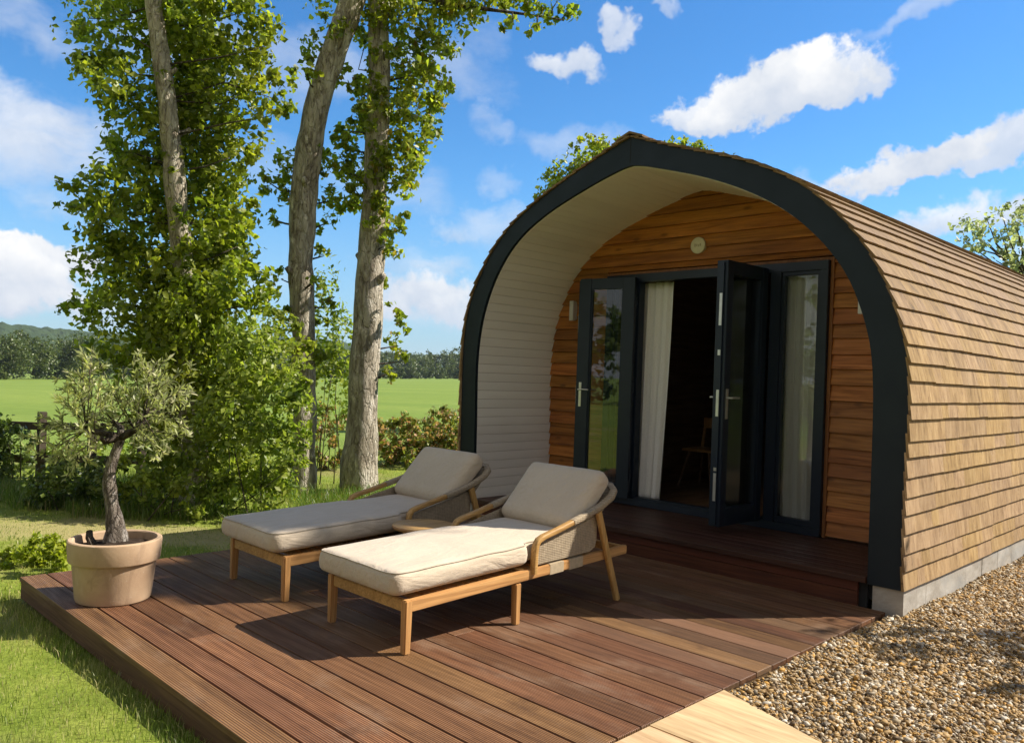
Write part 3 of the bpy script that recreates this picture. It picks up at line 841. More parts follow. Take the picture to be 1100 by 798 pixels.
def things_on_pod():
    # round disc above the doors
    t = empty('wall_plaque', (-4.62, 7.275, 3.0), 'small round cream plaque on the timber wall above the doors', 'plaque')
    def disc(mb, r, y0, y1, cx, cz):
        seg = 36; b = len(mb.v)
        for (rr, y) in ((r, y1), (r, y0+.006), (r-.008, y0), ):
            mb.v += [(cx+rr*math.cos(2*PI*k/seg), y, cz+rr*math.sin(2*PI*k/seg)) for k in range(seg)]
        for i in range(2): mb.f += [(b+i*seg+k, b+i*seg+(k+1) % seg, b+(i+1)*seg+(k+1) % seg, b+(i+1)*seg+k) for k in range(seg)]
        mb.f.append(tuple(b+2*seg+k for k in range(seg))); mb.f.append(tuple(b+k for k in reversed(range(seg))))
    m = MB(); disc(m, .085, 7.248, 7.29, -4.62, 3.0); m.build('disc', M['plaque'], t, auto=40)
    m = MB()
    for k in range(4): m.box(-4.655+k*.021, -4.643+k*.021, 7.244, 7.25, 2.985+.006*(k % 2), 3.018-.005*(k % 3))
    m.build('emblem', M['plaque_mark'], t)
    for x, z, lab in ((-6.275, 2.37, 'narrow pale metal wall light beside the left open door leaf'), (-2.905, 2.36, 'pale wall light half hidden behind the right side of the arch')):
        t = empty('wall_light', (x, 7.27, z), lab, 'wall light', 'wall lights on the pod front')
        m = MB(); m.box(x-.03, x+.03, 7.262, 7.285, z-.10, z+.10); m.build('back_plate', M['lamp'], t, bevel=.003)
        m = MB(); m.hexa([(x-.03, 7.205, z-.115), (x+.03, 7.205, z-.115), (x+.03, 7.262, z-.115), (x-.03, 7.262, z-.115), (x-.03, 7.205, z+.115), (x+.03, 7.205, z+.115), (x+.03, 7.262, z+.115), (x-.03, 7.262, z+.115)])
        m.build('body', M['lamp'], t, bevel=.004)
    # curtains
    def curtain(x0, x1, y, z0, z1, folds, lab, flare, seed):
        r = np.random.default_rng(seed); nu, nv = 90, 30; V = []
        ph = r.uniform(0, 6)
        for j in range(nv+1):
            v = j/nv; z = z0+(z1-z0)*v
            for i in range(nu+1):
                u = i/nu
                x = x0+(x1-x0)*u+flare*(1-v)**2*u+.01*math.sin(3*v+u*5)
                amp = .022+.012*(1-v)
                yy = y+amp*math.sin(u*folds*2*PI+ph+.5*math.sin(v*2.2))+.35*amp*math.sin(u*folds*4.3*PI+v)
                V.append((x, yy, z+.01*math.sin(u*folds*2*PI)*(v < .02)))
        F = [(j*(nu+1)+i, j*(nu+1)+i+1, (j+1)*(nu+1)+i+1, (j+1)*(nu+1)+i) for j in range(nv) for i in range(nu)]
        o = raw_mesh('curtain', V, F, M['curtain'], None, True)
        md = o.modifiers.new('thickness', 'SOLIDIFY'); md.thickness = .003
        return tag(o, lab, 'curtain', 'white curtains inside the doors')
    curtain(-5.66, -5.00, 7.40, .27, 2.66, 6.5, 'white linen curtain hanging in the open doorway at its left side', -.07, 3)
    curtain(-3.80, -3.22, 7.385, .27, 2.66, 5.5, 'white curtain behind the glass of the right fixed window', .02, 8)
    # wooden chair deep inside
    t = empty('chair', (-5.65, 9.2, .245), 'slender wooden chair in the dark room behind the white curtain', 'chair')
    for a, b in (((-5.9, 9.0, .245), (-5.8, 9.1, .70)), ((-5.42, 9.0, .245), (-5.52, 9.1, .70)), ((-5.9, 9.5, .245), (-5.8, 9.4, .70)), ((-5.42, 9.5, .245), (-5.52, 9.4, .70))):
        m = MB(); m.tube([a, b], [.013, .019], 8); m.build('leg', M['room_wood'], t)
    m = MB(); m.cbox(-5.88, -5.44, 9.03, 9.47, .70, .735, .012); m.build('seat', M['teak'], t)
    m = MB(); m.bar((-5.85, 9.47, .73), (-5.85, 9.55, 1.12), .03, .03); m.bar((-5.47, 9.47, .73), (-5.47, 9.55, 1.12), .03, .03); m.box(-5.87, -5.45, 9.52, 9.545, .98, 1.12); m.build('backrest', M['teak'], t)
things_on_pod()

# ------------------------------------------------------------------ loungers
def rounded_box(cx, hx, hy, hz, r, puff=0.0, n=14, seed=0):
    """cushion in a local frame, half sizes hx hy hz"""
    V = []; F = []; idx = {}
    def P(a, b, c):
        p = np.array([a*hx, b*hy, c*hz]); lim = np.array([hx-r, hy-r, hz-r]); q = np.clip(p, -lim, lim); d = p-q; l = np.linalg.norm(d)
        out = q+d/l*r if l > 1e-9 else p
        e = (1-a*a)*(1-b*b)
        out[2] += np.sign(c)*puff*e*abs(c)
        out[2] += .004*mnoise.noise(Vector((out[0]*9+seed, out[1]*9, out[2]*4)))*(1 if c > 0 else .3)
        # corners pinched a little
        return out
    for ax in range(3):
        for sg in (-1, 1):
            base = len(V)
            for i in range(n+1):
                for j in range(n+1):
                    s, t = math.sin((i/n-.5)*PI)*1.0, math.sin((j/n-.5)*PI)
                    c = [0, 0, 0]; c[ax] = sg; c[(ax+1) % 3] = s; c[(ax+2) % 3] = t
                    V.append(P(*c))
            for i in range(n):
                for j in range(n):
                    a = base+i*(n+1)+j; q = (a, a+n+1, a+n+2, a+1)
                    F.append(q if sg > 0 else q[::-1])
    return np.array(V), F

def make_lounger():
    L = empty('sun_lounger', (-4.015, 3.85, 0.0))
    xr, xl = -3.612, -4.418
    rz = lambda y: .306+.0345*(y-2.85)        # top of the side rails
    f = MB()
    for x in (xr-.02, xl+.02):
        y0, y1 = 2.875, 4.87; w = .02
        f.hexa([(x-w, y0, rz(y0)-.068), (x+w, y0, rz(y0)-.068), (x+w, y1, rz(y1)-.062), (x-w, y1, rz(y1)-.062), (x-w, y0, rz(y0)), (x+w, y0, rz(y0)), (x+w, y1, rz(y1)), (x-w, y1, rz(y1))])
    f.box(xl+.052, xr-.052, 2.845, 2.882, .236, .303)
    f.box(xl+.041, xr-.041, 4.825, 4.868, rz(4.85)-.06, rz(4.85)-.004)
    for y in (3.4, 3.74, 4.2):
        f.box(xl+.041, xr-.041, y, y+.04, rz(y)-.058, rz(y)-.02)
    f.build('frame', M['teak'], L, bevel=.005)
    sl = MB()
    for y in np.arange(2.93, 4.5, .085): sl.hexa([(xl+.0405, y, rz(y)-.018), (xr-.0405, y, rz(y)-.018), (xr-.0405, y+.06, rz(y)-.018), (xl+.0405, y+.06, rz(y)-.018), (xl+.0405, y, rz(y)-.003), (xr-.0405, y, rz(y)-.003), (xr-.0405, y+.06, rz(y)-.003), (xl+.0405, y+.06, rz(y)-.003)])
    sl.build('slats', M['teak'], L)
    def leg(a, b, wa, wb):
        a = np.array(a); b = np.array(b); m = MB()
        m.hexa([b+(-wb/2, -wb/2, 0), b+(wb/2, -wb/2, 0), b+(wb/2, wb/2, 0), b+(-wb/2, wb/2, 0), a+(-wa/2, -wa/2, 0), a+(wa/2, -wa/2, 0), a+(wa/2, wa/2, 0), a+(-wa/2, wa/2, 0)])
        m.build('leg', M['teak_up'], L, bevel=.006)
    for x in (xr-.026, xl+.026):
        leg((x, 2.862, .3075), (x, 2.862, .0), .052, .044)
        leg((x, 3.742, .2655), (x, 3.745, .0), .05, .044)
    for x, s in ((xr+.0, 1), (xl-.0, -1)):
        m = MB(); m.sweep_rect([(x+s*.016, 4.50, .655), (x+s*.018, 4.60, .38), (x+s*.02, 4.742, .0)], .034, .05); m.build('leg', M['teak_up'], L, auto=40)
        # arm: rises from the rail, bends and runs back along the cushion
        p = [(x, 3.872, rz(3.87)-.03), (x, 3.876, .45), (x, 3.884, .495), (x, 3.905, .523), (x, 3.95, .540), (x, 4.1, .572)]
        m = MB(); m.sweep_rect(p+[(x, 4.24, .606)], .046, .036); m.build('armrest', M['teak'], L, auto=50)
        p2 = [(x, 4.2405, .606), (x, 4.4, .645), (x, 4.55, .693), (x-s*.004, 4.66, .742), (x-s*.03, 4.725, .782), (x-s*.09, 4.765, .803), (x-s*.2, 4.785, .812), (x-s*.404, 4.79, .815)]
        m = MB(); m.sweep_rect(p2, .052, .042); m.build('rope_armrest', M['rope'], L, auto=50)
        # woven side below the arm
        m = MB(); top = [(3.905, .50), (4.02, .535), (4.2, .575), (4.4, .622), (4.5, .65)]
        pts = [(3.905, rz(3.9)+.012), (4.2, rz(4.2)+.012), (4.46, rz(4.46)+.014), (4.515, rz(4.5)+.04), (4.53, rz(4.5)+.10)]
        poly = pts+[(4.53, .60)]+[(a, b-.02) for a, b in top[::-1]]
        n = len(poly); xx0, xx1 = x-s*.038, x-s*.012
        b = len(m.v); m.v += [(xx0, a, c) for a, c in poly]+[(xx1, a, c) for a, c in poly]
        m.f.append(tuple(range(n))); m.f.append(tuple(reversed(range(n, 2*n)))); m.f += [(i, (i+1) % n, n+(i+1) % n, n+i) for i in range(n)]
        m.build('woven_side', M['rope'], L, bevel=.006)
        # straps wound round the rail
        for ya, yb2, mt in ((4.03, 4.17, 'band'), (4.225, 4.37, 'band')):
            m = MB(); xa, xb = x-s*.042, x+s*.0012
            x0, x1 = min(xa, xb), max(xa, xb)
            m.hexa([(x0, ya, rz(ya)-.0685), (x1, ya, rz(ya)-.0685), (x1, yb2, rz(yb2)-.0675), (x0, yb2, rz(yb2)-.0675), (x0, ya, rz(ya)+.003), (x1, ya, rz(ya)+.003), (x1, yb2, rz(yb2)+.003), (x0, yb2, rz(yb2)+.003)])
            m.build('strap', M[mt], L, bevel=.002)
    # woven back behind the cushion
    m = MB(); m.hexa([(xl+.06, 4.40, .40), (xr-.06, 4.40, .40), (xr-.06, 4.43, .40), (xl+.06, 4.43, .40), (xl+.05, 4.745, .80), (xr-.05, 4.745, .80), (xr-.05, 4.775, .80), (xl+.05, 4.775, .80)])
    m.build('woven_back', M['rope'], L)
    # mattress: wide in front, narrower between the arms
    xc = (xr+xl)/2
    def corner(cx, cy, r, a0, a1, k=7): return [(cx+r*math.cos(a), cy+r*math.sin(a)) for a in np.linspace(rad(a0), rad(a1), k)]
    hw, nw, yF, yS, yE = .408, .345, 2.748, 3.83, 4.50
    out = corner(-hw+.06, yF+.06, .06, 180, 270)+corner(hw-.06, yF+.06, .06, 270, 360)
    out += corner(hw-.05, yS-.05, .05, 0, 85)+[(nw+.004, yS+.002)]+corner(nw-.04, yE-.04, .04, 0, 90)+corner(-nw+.04, yE-.04, .04, 90, 180)+[(-nw-.004, yS+.002)]+corner(-hw+.05, yS-.05, .05, 95, 180)
    # resample evenly
    o2 = np.array(out+[out[0]]); sg = np.concatenate([[0], np.cumsum(np.linalg.norm(np.diff(o2, axis=0), axis=1))])
    nN = 220; u = np.linspace(0, sg[-1], nN, endpoint=False); ring = np.stack([np.interp(u, sg, o2[:, 0]), np.interp(u, sg, o2[:, 1])], 1)
    def inring(d):
        t = np.roll(ring, -2, 0)-np.roll(ring, 2, 0); nr = np.stack([-t[:, 1], t[:, 0]], 1); nr /= np.linalg.norm(nr, axis=1)[:, None]
        q = ring+nr*d
        for _ in range(int(d*120)): q = (np.roll(q, 1, 0)+2*q+np.roll(q, -1, 0))/4
        return q
    H = .142; r = .042; V = []; rings = []
    levels = []
    for a in np.linspace(90, 0, 5): levels.append((r*(1-math.cos(rad(a))), r*(1-math.sin(rad(a)))))
    lv = [(.13, 0.0), (.07, .0)]+[(r*(1-math.cos(rad(a))), r-r*math.sin(rad(a))) for a in (90, 70, 45, 20, 0)]
    lv = [(.065, .0), (.055, .0), (.045, .0), (.028, .005), (.013, .014), (.003, .03), (0, .045), (-.003, H*.5), (0, H-.045), (.003, H-.032), (.012, H-.015), (.028, H-.004), (.045, H+.000), (.065, H+.003)]
    for d, z in lv:
        q = inring(d) if d > 0 else ring+(inring(.01)-ring)*(d/.01)
        rings.append([(xc+x, y, .337+z+.0345*(y-2.85)+(.0055*mnoise.noise(Vector((x*8, y*5, z*12))) if z > .02 else 0)) for x, y in q])
    V = [p for rg in rings for p in rg]; F = []
    for i in range(len(rings)-1):
        for k in range(nN): F.append((i*nN+k, i*nN+(k+1) % nN, (i+1)*nN+(k+1) % nN, (i+1)*nN+k))
    F.append(tuple(reversed(range(nN)))); F.append(tuple((len(rings)-1)*nN+k for k in range(nN)))
    me = raw_mesh('mattress', V, F, M['fabric'], L, True)
    bm = bmesh.new(); bm.from_mesh(me.data)
    big = [q for q in bm.faces if len(q.verts) > 10]; bmesh.ops.triangulate(bm, faces=big); bmesh.ops.recalc_face_normals(bm, faces=bm.faces); bm.to_mesh(me.data); bm.free()
    pp = MB(); q = rings[10]; pp.tube([tuple(np.array(p)+(0, 0, .003)) for p in q]+[q[0]], .0045, 6, cap=False); pp.build('piping', M['piping'], me, smooth=True)
    # back cushion leaning on the arm rail
    V, F = rounded_box(0, .365, .262, .076, .058, .020, 16, 3)
    ang = rad(46); up = np.array([0, math.cos(ang), math.sin(ang)]); nr = np.array([0, -math.sin(ang), math.cos(ang)])
    c = np.array([xc, 4.452, .752])-nr*.06
    W = c+V[:, :1]*np.array([1, 0, 0])+V[:, 1:2]*up+V[:, 2:3]*nr
    o = raw_mesh('back_cushion', W, F, M['fabric'], L, True)
    bm = bmesh.new(); bm.from_mesh(o.data); bmesh.ops.remove_doubles(bm, verts=bm.verts, dist=.0008); bmesh.ops.recalc_face_normals(bm, faces=bm.faces); bm.to_mesh(o.data); bm.free()
    pl = []
    for k in range(80):
        a = 2*PI*k/80; ca, sa = math.cos(a), math.sin(a); e = .28
        pl.append(c+np.array([1, 0, 0])*(.358*math.copysign(abs(ca)**e, ca))+up*(.255*math.copysign(abs(sa)**e, sa)))
    pp = MB(); pp.tube(pl+[pl[0]], .0045, 6, cap=False); pp.build('piping', M['piping'], o, smooth=True)
    return L
near = make_lounger()
tag(near, 'sun lounger with its foot end lit by sun, nearer to the open doors', 'sun lounger', 'sun loungers on the deck')
far = copy_tree(near); far.location = (-4.015-1.335, 3.85, 0)
tag(far, 'fully shaded sun lounger farther from the doors, beside the grass and tree trunks', 'sun lounger', 'sun loungers on the deck')

def side_table():
    c = (-4.668, 3.80)
    t = empty('side_table', (c[0], c[1], 0), 'low round wooden side table standing between the two loungers', 'side table')
    m = MB(); m.lathe([(.19, .442), (.225, .448), (.232, .461), (.228, .472), (.20, .475), (.02, .475)], (c[0], c[1], 0), 48); m.build('tabletop', M['teak'], t, auto=35)
    for k in range(3):
        a = 2*PI*k/3+.4; m = MB(); m.tube([(c[0]+.15*math.cos(a), c[1]+.15*math.sin(a), .443), (c[0]+.2*math.cos(a), c[1]+.2*math.sin(a), 0)], [.02, .014], 10); m.build('leg', M['teak_up'], t)
side_table()

# ------------------------------------------------------------------ leaves
def leaf_mesh(name, P, size, mat, parent=None, up=.35, aspect=.62, out=None, fold=.22, seed=1, narrow=False):
    r = np.random.default_rng(seed); n = len(P); size = np.broadcast_to(size, (n,))*r.uniform(.5, 1.35, n)
    ax = r.normal(size=(n, 3)); ax[:, 2] -= .35; ax /= np.linalg.norm(ax, axis=1)[:, None]
    nm = r.normal(size=(n, 3)); nm[:, 2] += up*2.2
    if out is not None: nm += out*1.1
    sd = np.cross(ax, nm); sd /= (np.linalg.norm(sd, axis=1)[:, None]+1e-9); nm = np.cross(sd, ax)
    s = size[:, None]
    a = P-ax*s*.5; b = P+ax*s*.5
    m1 = P-ax*s*.06+sd*s*aspect*.5+nm*s*fold*.5; m2 = P-ax*s*.06-sd*s*aspect*.5+nm*s*fold*.5
    V = np.stack([a, m1, b, m2], 1).reshape(-1, 3)
    i = np.arange(n)*4
    F = np.concatenate([np.stack([i, i+2, i+1], 1), np.stack([i, i+3, i+2], 1)])
    return raw_mesh(name, V, F, mat, parent, False)

def blob_points(c, R, n, r, clump=.30, sq=(1, 1, 1)):
    """leaf points in small clumps spread through a ball, denser towards its skin"""
    k = max(4, int(n/26)); d = r.normal(size=(k, 3)); d /= np.linalg.norm(d, axis=1)[:, None]
    cc = d*(r.random((k, 1))**.42)*R*np.array(sq)
    w = r.integers(0, k, n)
    q = cc[w]+r.normal(size=(n, 3))*R*clump*r.uniform(.4, .9, (k, 1))[w]
    o = q/(np.linalg.norm(q, axis=1)[:, None]+1e-6)
    return q+c, o

def crown(parent, blobs, leaf, mat, seed, dens=1.0, name='crown', jitter=0.0, up=.35, clump=.3, aspect=.7):
    r = np.random.default_rng(seed); Ps = []; Os = []
    for (c, R) in blobs:
        n = int(dens*14*(R/leaf)**2*1.0)
        p, o = blob_points(np.array(c), R, max(12, n), r, clump); Ps.append(p); Os.append(o)
    return leaf_mesh(name, np.concatenate(Ps), leaf, mat, parent, up, aspect, np.concatenate(Os), .25, seed)

def px_blobs(lst, depth, jit, seed):
    r = np.random.default_rng(seed); o = []
    for (x, y, R) in lst:
        d = depth+r.uniform(-jit, jit); o.append((at(x, y, d), R*d/FPX))
    return o

def limbs(mb, pairs, r0, r1):
    for a, b in pairs:
        a = np.array(a); b = np.array(b); m = (a+b)/2+rng.normal(size=3)*np.linalg.norm(b-a)*.07
        mb.tube([a, m, b], [r0, (r0+r1)/2, r1], 7, .15)

def path3(lst, depth):
    return [at(x, y, depth+dd) for (x, y, dd) in lst]

def smooth_path(P, n=40):
    P = np.array(P); s = np.concatenate([[0], np.cumsum(np.linalg.norm(np.diff(P, axis=0), axis=1))]); u = np.linspace(0, s[-1], n)
    q = np.stack([np.interp(u, s, P[:, k]) for k in range(3)], 1)
    for _ in range(6): q[1:-1] = q[1:-1]*.5+(q[:-2]+q[2:])*.25
    return q

def trunk(parent, pts, depth, r_px, wob=.2, n=110, seg=30, name='trunk', mat='bark'):
    P = smooth_path(path3(pts, depth), n); rr = np.interp(np.linspace(0, 1, n), np.linspace(0, 1, len(r_px)), r_px)*depth/FPX
    rr = rr*(1+.5*np.exp(-np.arange(n)/5.))
    m = MB(); m.tube(P, list(rr), seg, wob)
    for _ in range(7):
        k = int(rng.integers(n//6, n-6)); a = rng.uniform(0, 6.28); o = np.array([math.cos(a), math.sin(a), .5]); q = P[k]+o*rr[k]*.6
        L_ = rng.uniform(.06, .16); m.tube([q, q+o*L_*.6, q+o*L_+(0, 0, .02)], [rr[k]*.38, rr[k]*.26, rr[k]*.2], 9, .3)
    return m.build(name, M[mat], parent, smooth=True), P

# --- tree A, wrapped in ivy
def tree_ivy():
    D = 10.2; g = at(212, 548, D); g[2] = ground_z(g[0], g[1])
    t = empty('ivy_tree', g, 'leaning tree thickly wrapped in ivy with pale bark showing high up', 'tree')
    tr, P = trunk(t, [(214, 560, 0), (208, 480, 0), (200, 400, 0), (197, 300, 0), (190, 215, -.1), (182, 130, -.2), (171, 50, -.25), (160, -30, -.3), (150, -120, -.3)], D, [15, 14, 13, 12, 11, 10, 9.5, 9, 8])
    bl = []
    spec = [  # x, y, r
        (118, 5, 30), (105, 55, 36), (95, 20, 24), (120, 95, 32), (92, 65, 22), (135, 130, 34), (118, 160, 26), (130, 200, 34), (105, 215, 26), (82, 200, 15), (75, 222, 13), (120, 245, 34), (112, 275, 30), (140, 300, 38),
        (118, 310, 28), (95, 335, 15), (78, 322, 12), (70, 333, 8), (130, 340, 36), (125, 375, 30), (150, 390, 36), (140, 250, 40), (150, 170, 30), (148, 90, 30), (145, 40, 30),
        (215, 30, 36), (255, 15, 32), (240, 60, 38), (285, 50, 26), (300, 75, 20), (270, 95, 32), (225, 110, 36), (300, 108, 16), (255, 135, 30), (290, 125, 12), (230, 165, 34), (258, 165, 22), (245, 195, 24), (225, 215, 36),
        (240, 245, 32), (255, 265, 22), (222, 275, 38), (262, 300, 30), (240, 325, 38), (285, 322, 20), (215, 335, 34), (190, 355, 38), (230, 375, 40), (170, 330, 34), (165, 275, 30), (170, 225, 26), (265, 225, 14), (205, 75, 22),
        (280, 20, 26), (210, 300, 24), (100, -20, 34), (150, -30, 36), (220, -30, 40), (270, -30, 30), (185, 410, 36), (180, 450, 36), (190, 490, 34), (160, 430, 28), (215, 420, 30), (168, 470, 30), (176, 515, 26)]
    bl = px_blobs(spec, D, .55, 4)
    # leave the upper trunk bare towards the viewer: push those clumps behind it
    bl2 = []
    for c, R in bl:
        k = np.argmin(np.linalg.norm(P-c, axis=1))
        if np.linalg.norm(P[k]-c) < .42 and c[2] > 2.9: c = c+CF*.7
        bl2.append((c, R))
    for (x, y, R) in ((176, 78, 10), (184, 118, 9), (178, 160, 11), (186, 190, 10), (192, 232, 13), (196, 262, 15), (192, 290, 18), (200, 320, 22), (170, 40, 8), (183, 20, 7)):
        bl2.append((at(x, y, D-.22), R*D/FPX))
    for z in np.linspace(.6, 6.4, 20):
        k = np.argmin(abs(P[:, 2]-z)); bl2.append((P[k]+CF*.55+np.array([rng.uniform(-.25, .25), rng.uniform(-.25, .25), 0]), .5))
    for z in np.linspace(.3, 3.0, 12):   # foliage round the back of the trunk
        k = np.argmin(abs(P[:, 2]-z)); a = rng.uniform(0, 6.28); bl2.append((P[k]+np.array([math.cos(a)*.4, math.sin(a)*.4, 0])+CF*.4, .42))
    crown(t, bl2, .092, M['ivy'], 21, 1.6)
    m = MB(); limbs(m, [(P[min(len(P)-1, int(np.argmin(abs(P[:, 2]-(c[2]-.3)))))], c) for c, R in bl2[:70:2]], .015, .005); m.build('branches', M['twig'], t, smooth=True)
tree_ivy()

# --- tree B, bare bending trunk
def tree_bend():
    D = 11.5; g = at(327, 530, D); g[2] = ground_z(g[0], g[1])
    t = empty('bare_trunk_tree', g, 'tall tree with bare grey trunk bending to the right near its top', 'tree')
    tr, P = trunk(t, [(322, 545, 0), (327, 500, 0), (327, 420, 0), (325, 340, 0), (323, 280, 0), (327, 210, 0), (334, 140, 0), (346, 90, 0), (362, 45, 0), (378, 5, 0), (392, -50, 0), (400, -130, 0)], D, [12, 11.5, 12, 12.5, 13.5, 14, 13.5, 13, 13, 13.5, 13, 12])
    spec = [(300, 180, 17), (287, 195, 11), (305, 205, 14), (292, 235, 9), (345, 185, 17), (360, 215, 17), (350, 240, 10), (348, 275, 9), (340, 300, 8), (335, 75, 13), (345, 50, 14), (352, 25, 15), (330, 80, 9), (365, 80, 12),
            (340, 345, 12), (352, 330, 10), (330, 365, 14), (345, 375, 14), (400, -25, 40), (350, -20, 26), (300, 345, 12), (302, 300, 9), (318, 385, 12)]
    bl = px_blobs(spec, D, .35, 9)
    crown(t, [(c, R*1.25) for c, R in bl], .095, M['tree_leaf'], 22, 1.15)
    m = MB(); limbs(m, [(P[int(np.argmin(abs(P[:, 2]-(c[2]-.12))))], c) for c, R in bl], .022, .006); m.build('branches', M['twig'], t, smooth=True)
tree_bend()

# --- tree C, straight trunk with leafy upper part
def tree_straight():
    D = 11.7; g = at(386, 528, D); g[2] = ground_z(g[0], g[1])
    t = empty('straight_tree', g, 'straight mottled tree trunk with ivy clumps and a long leafy branch above', 'tree')
    tr, P = trunk(t, [(382, 545, 0), (386, 500, 0), (389, 440, 0), (394, 370, 0), (398, 300, 0), (401, 230, 0), (405, 150, 0), (408, 80, 0), (406, 0, 0), (402, -120, 0)], D, [18, 16, 16, 16, 14, 13, 12, 11, 10.5, 9])
    spec = [(378, 130, 16), (372, 160, 20), (385, 190, 20), (375, 205, 14), (390, 110, 15), (430, 60, 24), (455, 50, 22), (475, 75, 20), (450, 95, 26), (470, 95, 14), (440, 130, 24), (460, 140, 18), (435, 165, 20), (425, 200, 20), (440, 190, 12), (432, 240, 14), (420, 260, 14), (415, 225, 16), (470, 20, 22), (440, 20, 24), (420, 10, 20), (395, 40, 18), (385, 75, 14),
            (500, 10, 20), (520, 0, 18), (545, 8, 14), (565, 12, 16), (590, 12, 13), (610, 14, 10), (575, 30, 8), (545, 28, 8), (600, 0, 12), (480, -15, 30), (540, -15, 22), (430, -30, 40), (600, -20, 14), (412, 300, 9), (425, 335, 10), (430, 350, 8), (424, 372, 9), (432, 388, 8), (420, 400, 8), (400, 130, 13)]
    bl = px_blobs(spec, D, .4, 13)
    bl = [((c+CF*.3 if np.min(np.linalg.norm(P-c, axis=1)) < .22 else c), R) for c, R in bl]
    bl += [(at(x, y, D-.22), R*D/FPX) for x, y, R in ((402, 20, 13), (412, 55, 12), (398, 85, 11), (410, 110, 12), (396, 132, 10), (410, 160, 13), (398, 188, 11), (408, 215, 12), (400, 240, 10), (412, 265, 9), (410, 180, 12))]
    bl += [(at(x, y, D+.1), R*D/FPX) for x, y, R in ((368, 140, 14), (372, 185, 16), (378, 215, 13), (384, 100, 14), (445, 80, 20), (428, 110, 20), (445, 160, 18), (428, 140, 16), (465, 60, 18))]
    crown(t, [(c, R*1.2) for c, R in bl], .098, M['tree_leaf'], 23, 1.35)
    m = MB()
    br = smooth_path(path3([(404, -20, 0), (440, -2, 0), (490, 5, .1), (530, 12, .1), (565, 15, .1), (605, 22, .1)], D), 16); m.tube(br, list(np.linspace(.055, .01, 16)), 8, .2)
    limbs(m, [(P[int(np.argmin(abs(P[:, 2]-(c[2]-.15))))], c) for c, R in bl if c[0] < br[3][0]], .022, .006)
    limbs(m, [(br[int(np.argmin(np.linalg.norm(br-c, axis=1)))], c) for c, R in bl[22:33]], .014, .005)
    m.build('branches', M['twig'], t, smooth=True)
tree_straight()

def bush(name, label, cat, spec, depth, jit, leaf, mat, seed, dens=1., group=None, stems=4, clump=.3, aspect=.7, fill=True):
    if name == 'sapling': spec = [(x, y, R*1.9) for x, y, R in spec]
    bl = px_blobs(spec, depth, jit, seed)
    zs = min(c[2]-R for c, R in bl); c0 = np.mean([c for c, R in bl], axis=0)
    g = (c0[0], c0[1], float(ground_z(c0[0], c0[1])))
    t = empty(name, g, label, cat, group)
    crown(t, bl, leaf, M[mat], seed, dens*2.6, 'foliage', clump=clump, aspect=aspect)
    m = MB(); r = np.random.default_rng(seed)
    for c, R in bl[::max(1, len(bl)//max(1, stems))]:
        b = np.array([g[0]+r.uniform(-.25, .25)*(1+abs(c[0]-g[0])), g[1]+r.uniform(-.2, .2)*(1+abs(c[1]-g[1])), float(ground_z(c[0], c[1]))-.02])
        m.tube([b, (b+c)/2+r.normal(size=3)*.06, c], [.010, .006, .003], 6)
    m.build('stems', M['twig'], t, smooth=True)
    return t

bush('elder_shrub', 'large light green shrub at the foot of the ivy covered tree', 'shrub',
     [(240, 400, 30), (265, 380, 30), (290, 365, 24), (300, 395, 28), (275, 415, 36), (245, 440, 32), (305, 430, 28), (280, 460, 36), (250, 480, 32), (310, 465, 24), (225, 500, 28), (265, 505, 32), (300, 500, 28), (240, 528, 22), (285, 528, 22), (315, 500, 16), (210, 530, 16), (255, 360, 22), (320, 420, 14), (310, 350, 14), (295, 340, 10), (225, 460, 24)],
     9.7, .5, .075, 'shrub_leaf', 31, .85)
bush('sapling', 'thin sapling with sparse leaves between the two bare trunks', 'sapling',
     [(352, 350, 12), (340, 330, 8), (358, 380, 14), (345, 400, 12), (365, 340, 8), (335, 455, 8), (362, 410, 10), (350, 315, 7), (300, 335, 9), (372, 365, 7), (345, 298, 10), (352, 322, 11), (362, 360, 13), (338, 372, 13), (374, 382, 10), (350, 412, 14), (366, 428, 10), (340, 430, 11), (355, 395, 14)],
     12.4, .4, .08, 'shrub_leaf', 32, .16)
# hedge along the field, right of the trunks
bush('shrub', 'russet topped hedge shrub right beside the pod', 'shrub',
     [(480, 450, 13), (465, 455, 14), (490, 465, 14), (470, 478, 18), (488, 492, 18), (455, 485, 15), (500, 450, 14), (505, 480, 20), (480, 510, 16), (520, 470, 20), (460, 500, 14), (470, 468, 15), (490, 480, 16), (475, 495, 16)], 15.5, .5, .085, 'red_leaf', 34, 1.2, 'hedge shrubs along the field')
bush('shrub', 'green hedge shrub with reddish tips directly right of the straight trunk', 'shrub',
     [(440, 455, 12), (425, 465, 13), (450, 475, 15), (430, 485, 14), (412, 478, 11), (442, 497, 13), (415, 495, 10), (410, 460, 10), (420, 480, 13), (438, 470, 13), (452, 492, 12), (402, 475, 10)], 15.0, .5, .085, 'red_leaf', 35, 1.2, 'hedge shrubs along the field')
bush('shrub', 'small reddish shrub seen between the two grey trunks', 'shrub',
     [(350, 440, 10), (362, 450, 11), (345, 460, 12), (358, 475, 12), (340, 490, 10), (365, 490, 9), (350, 500, 9)], 14.0, .4, .07, 'red_leaf', 36, 1.0, 'hedge shrubs along the field')
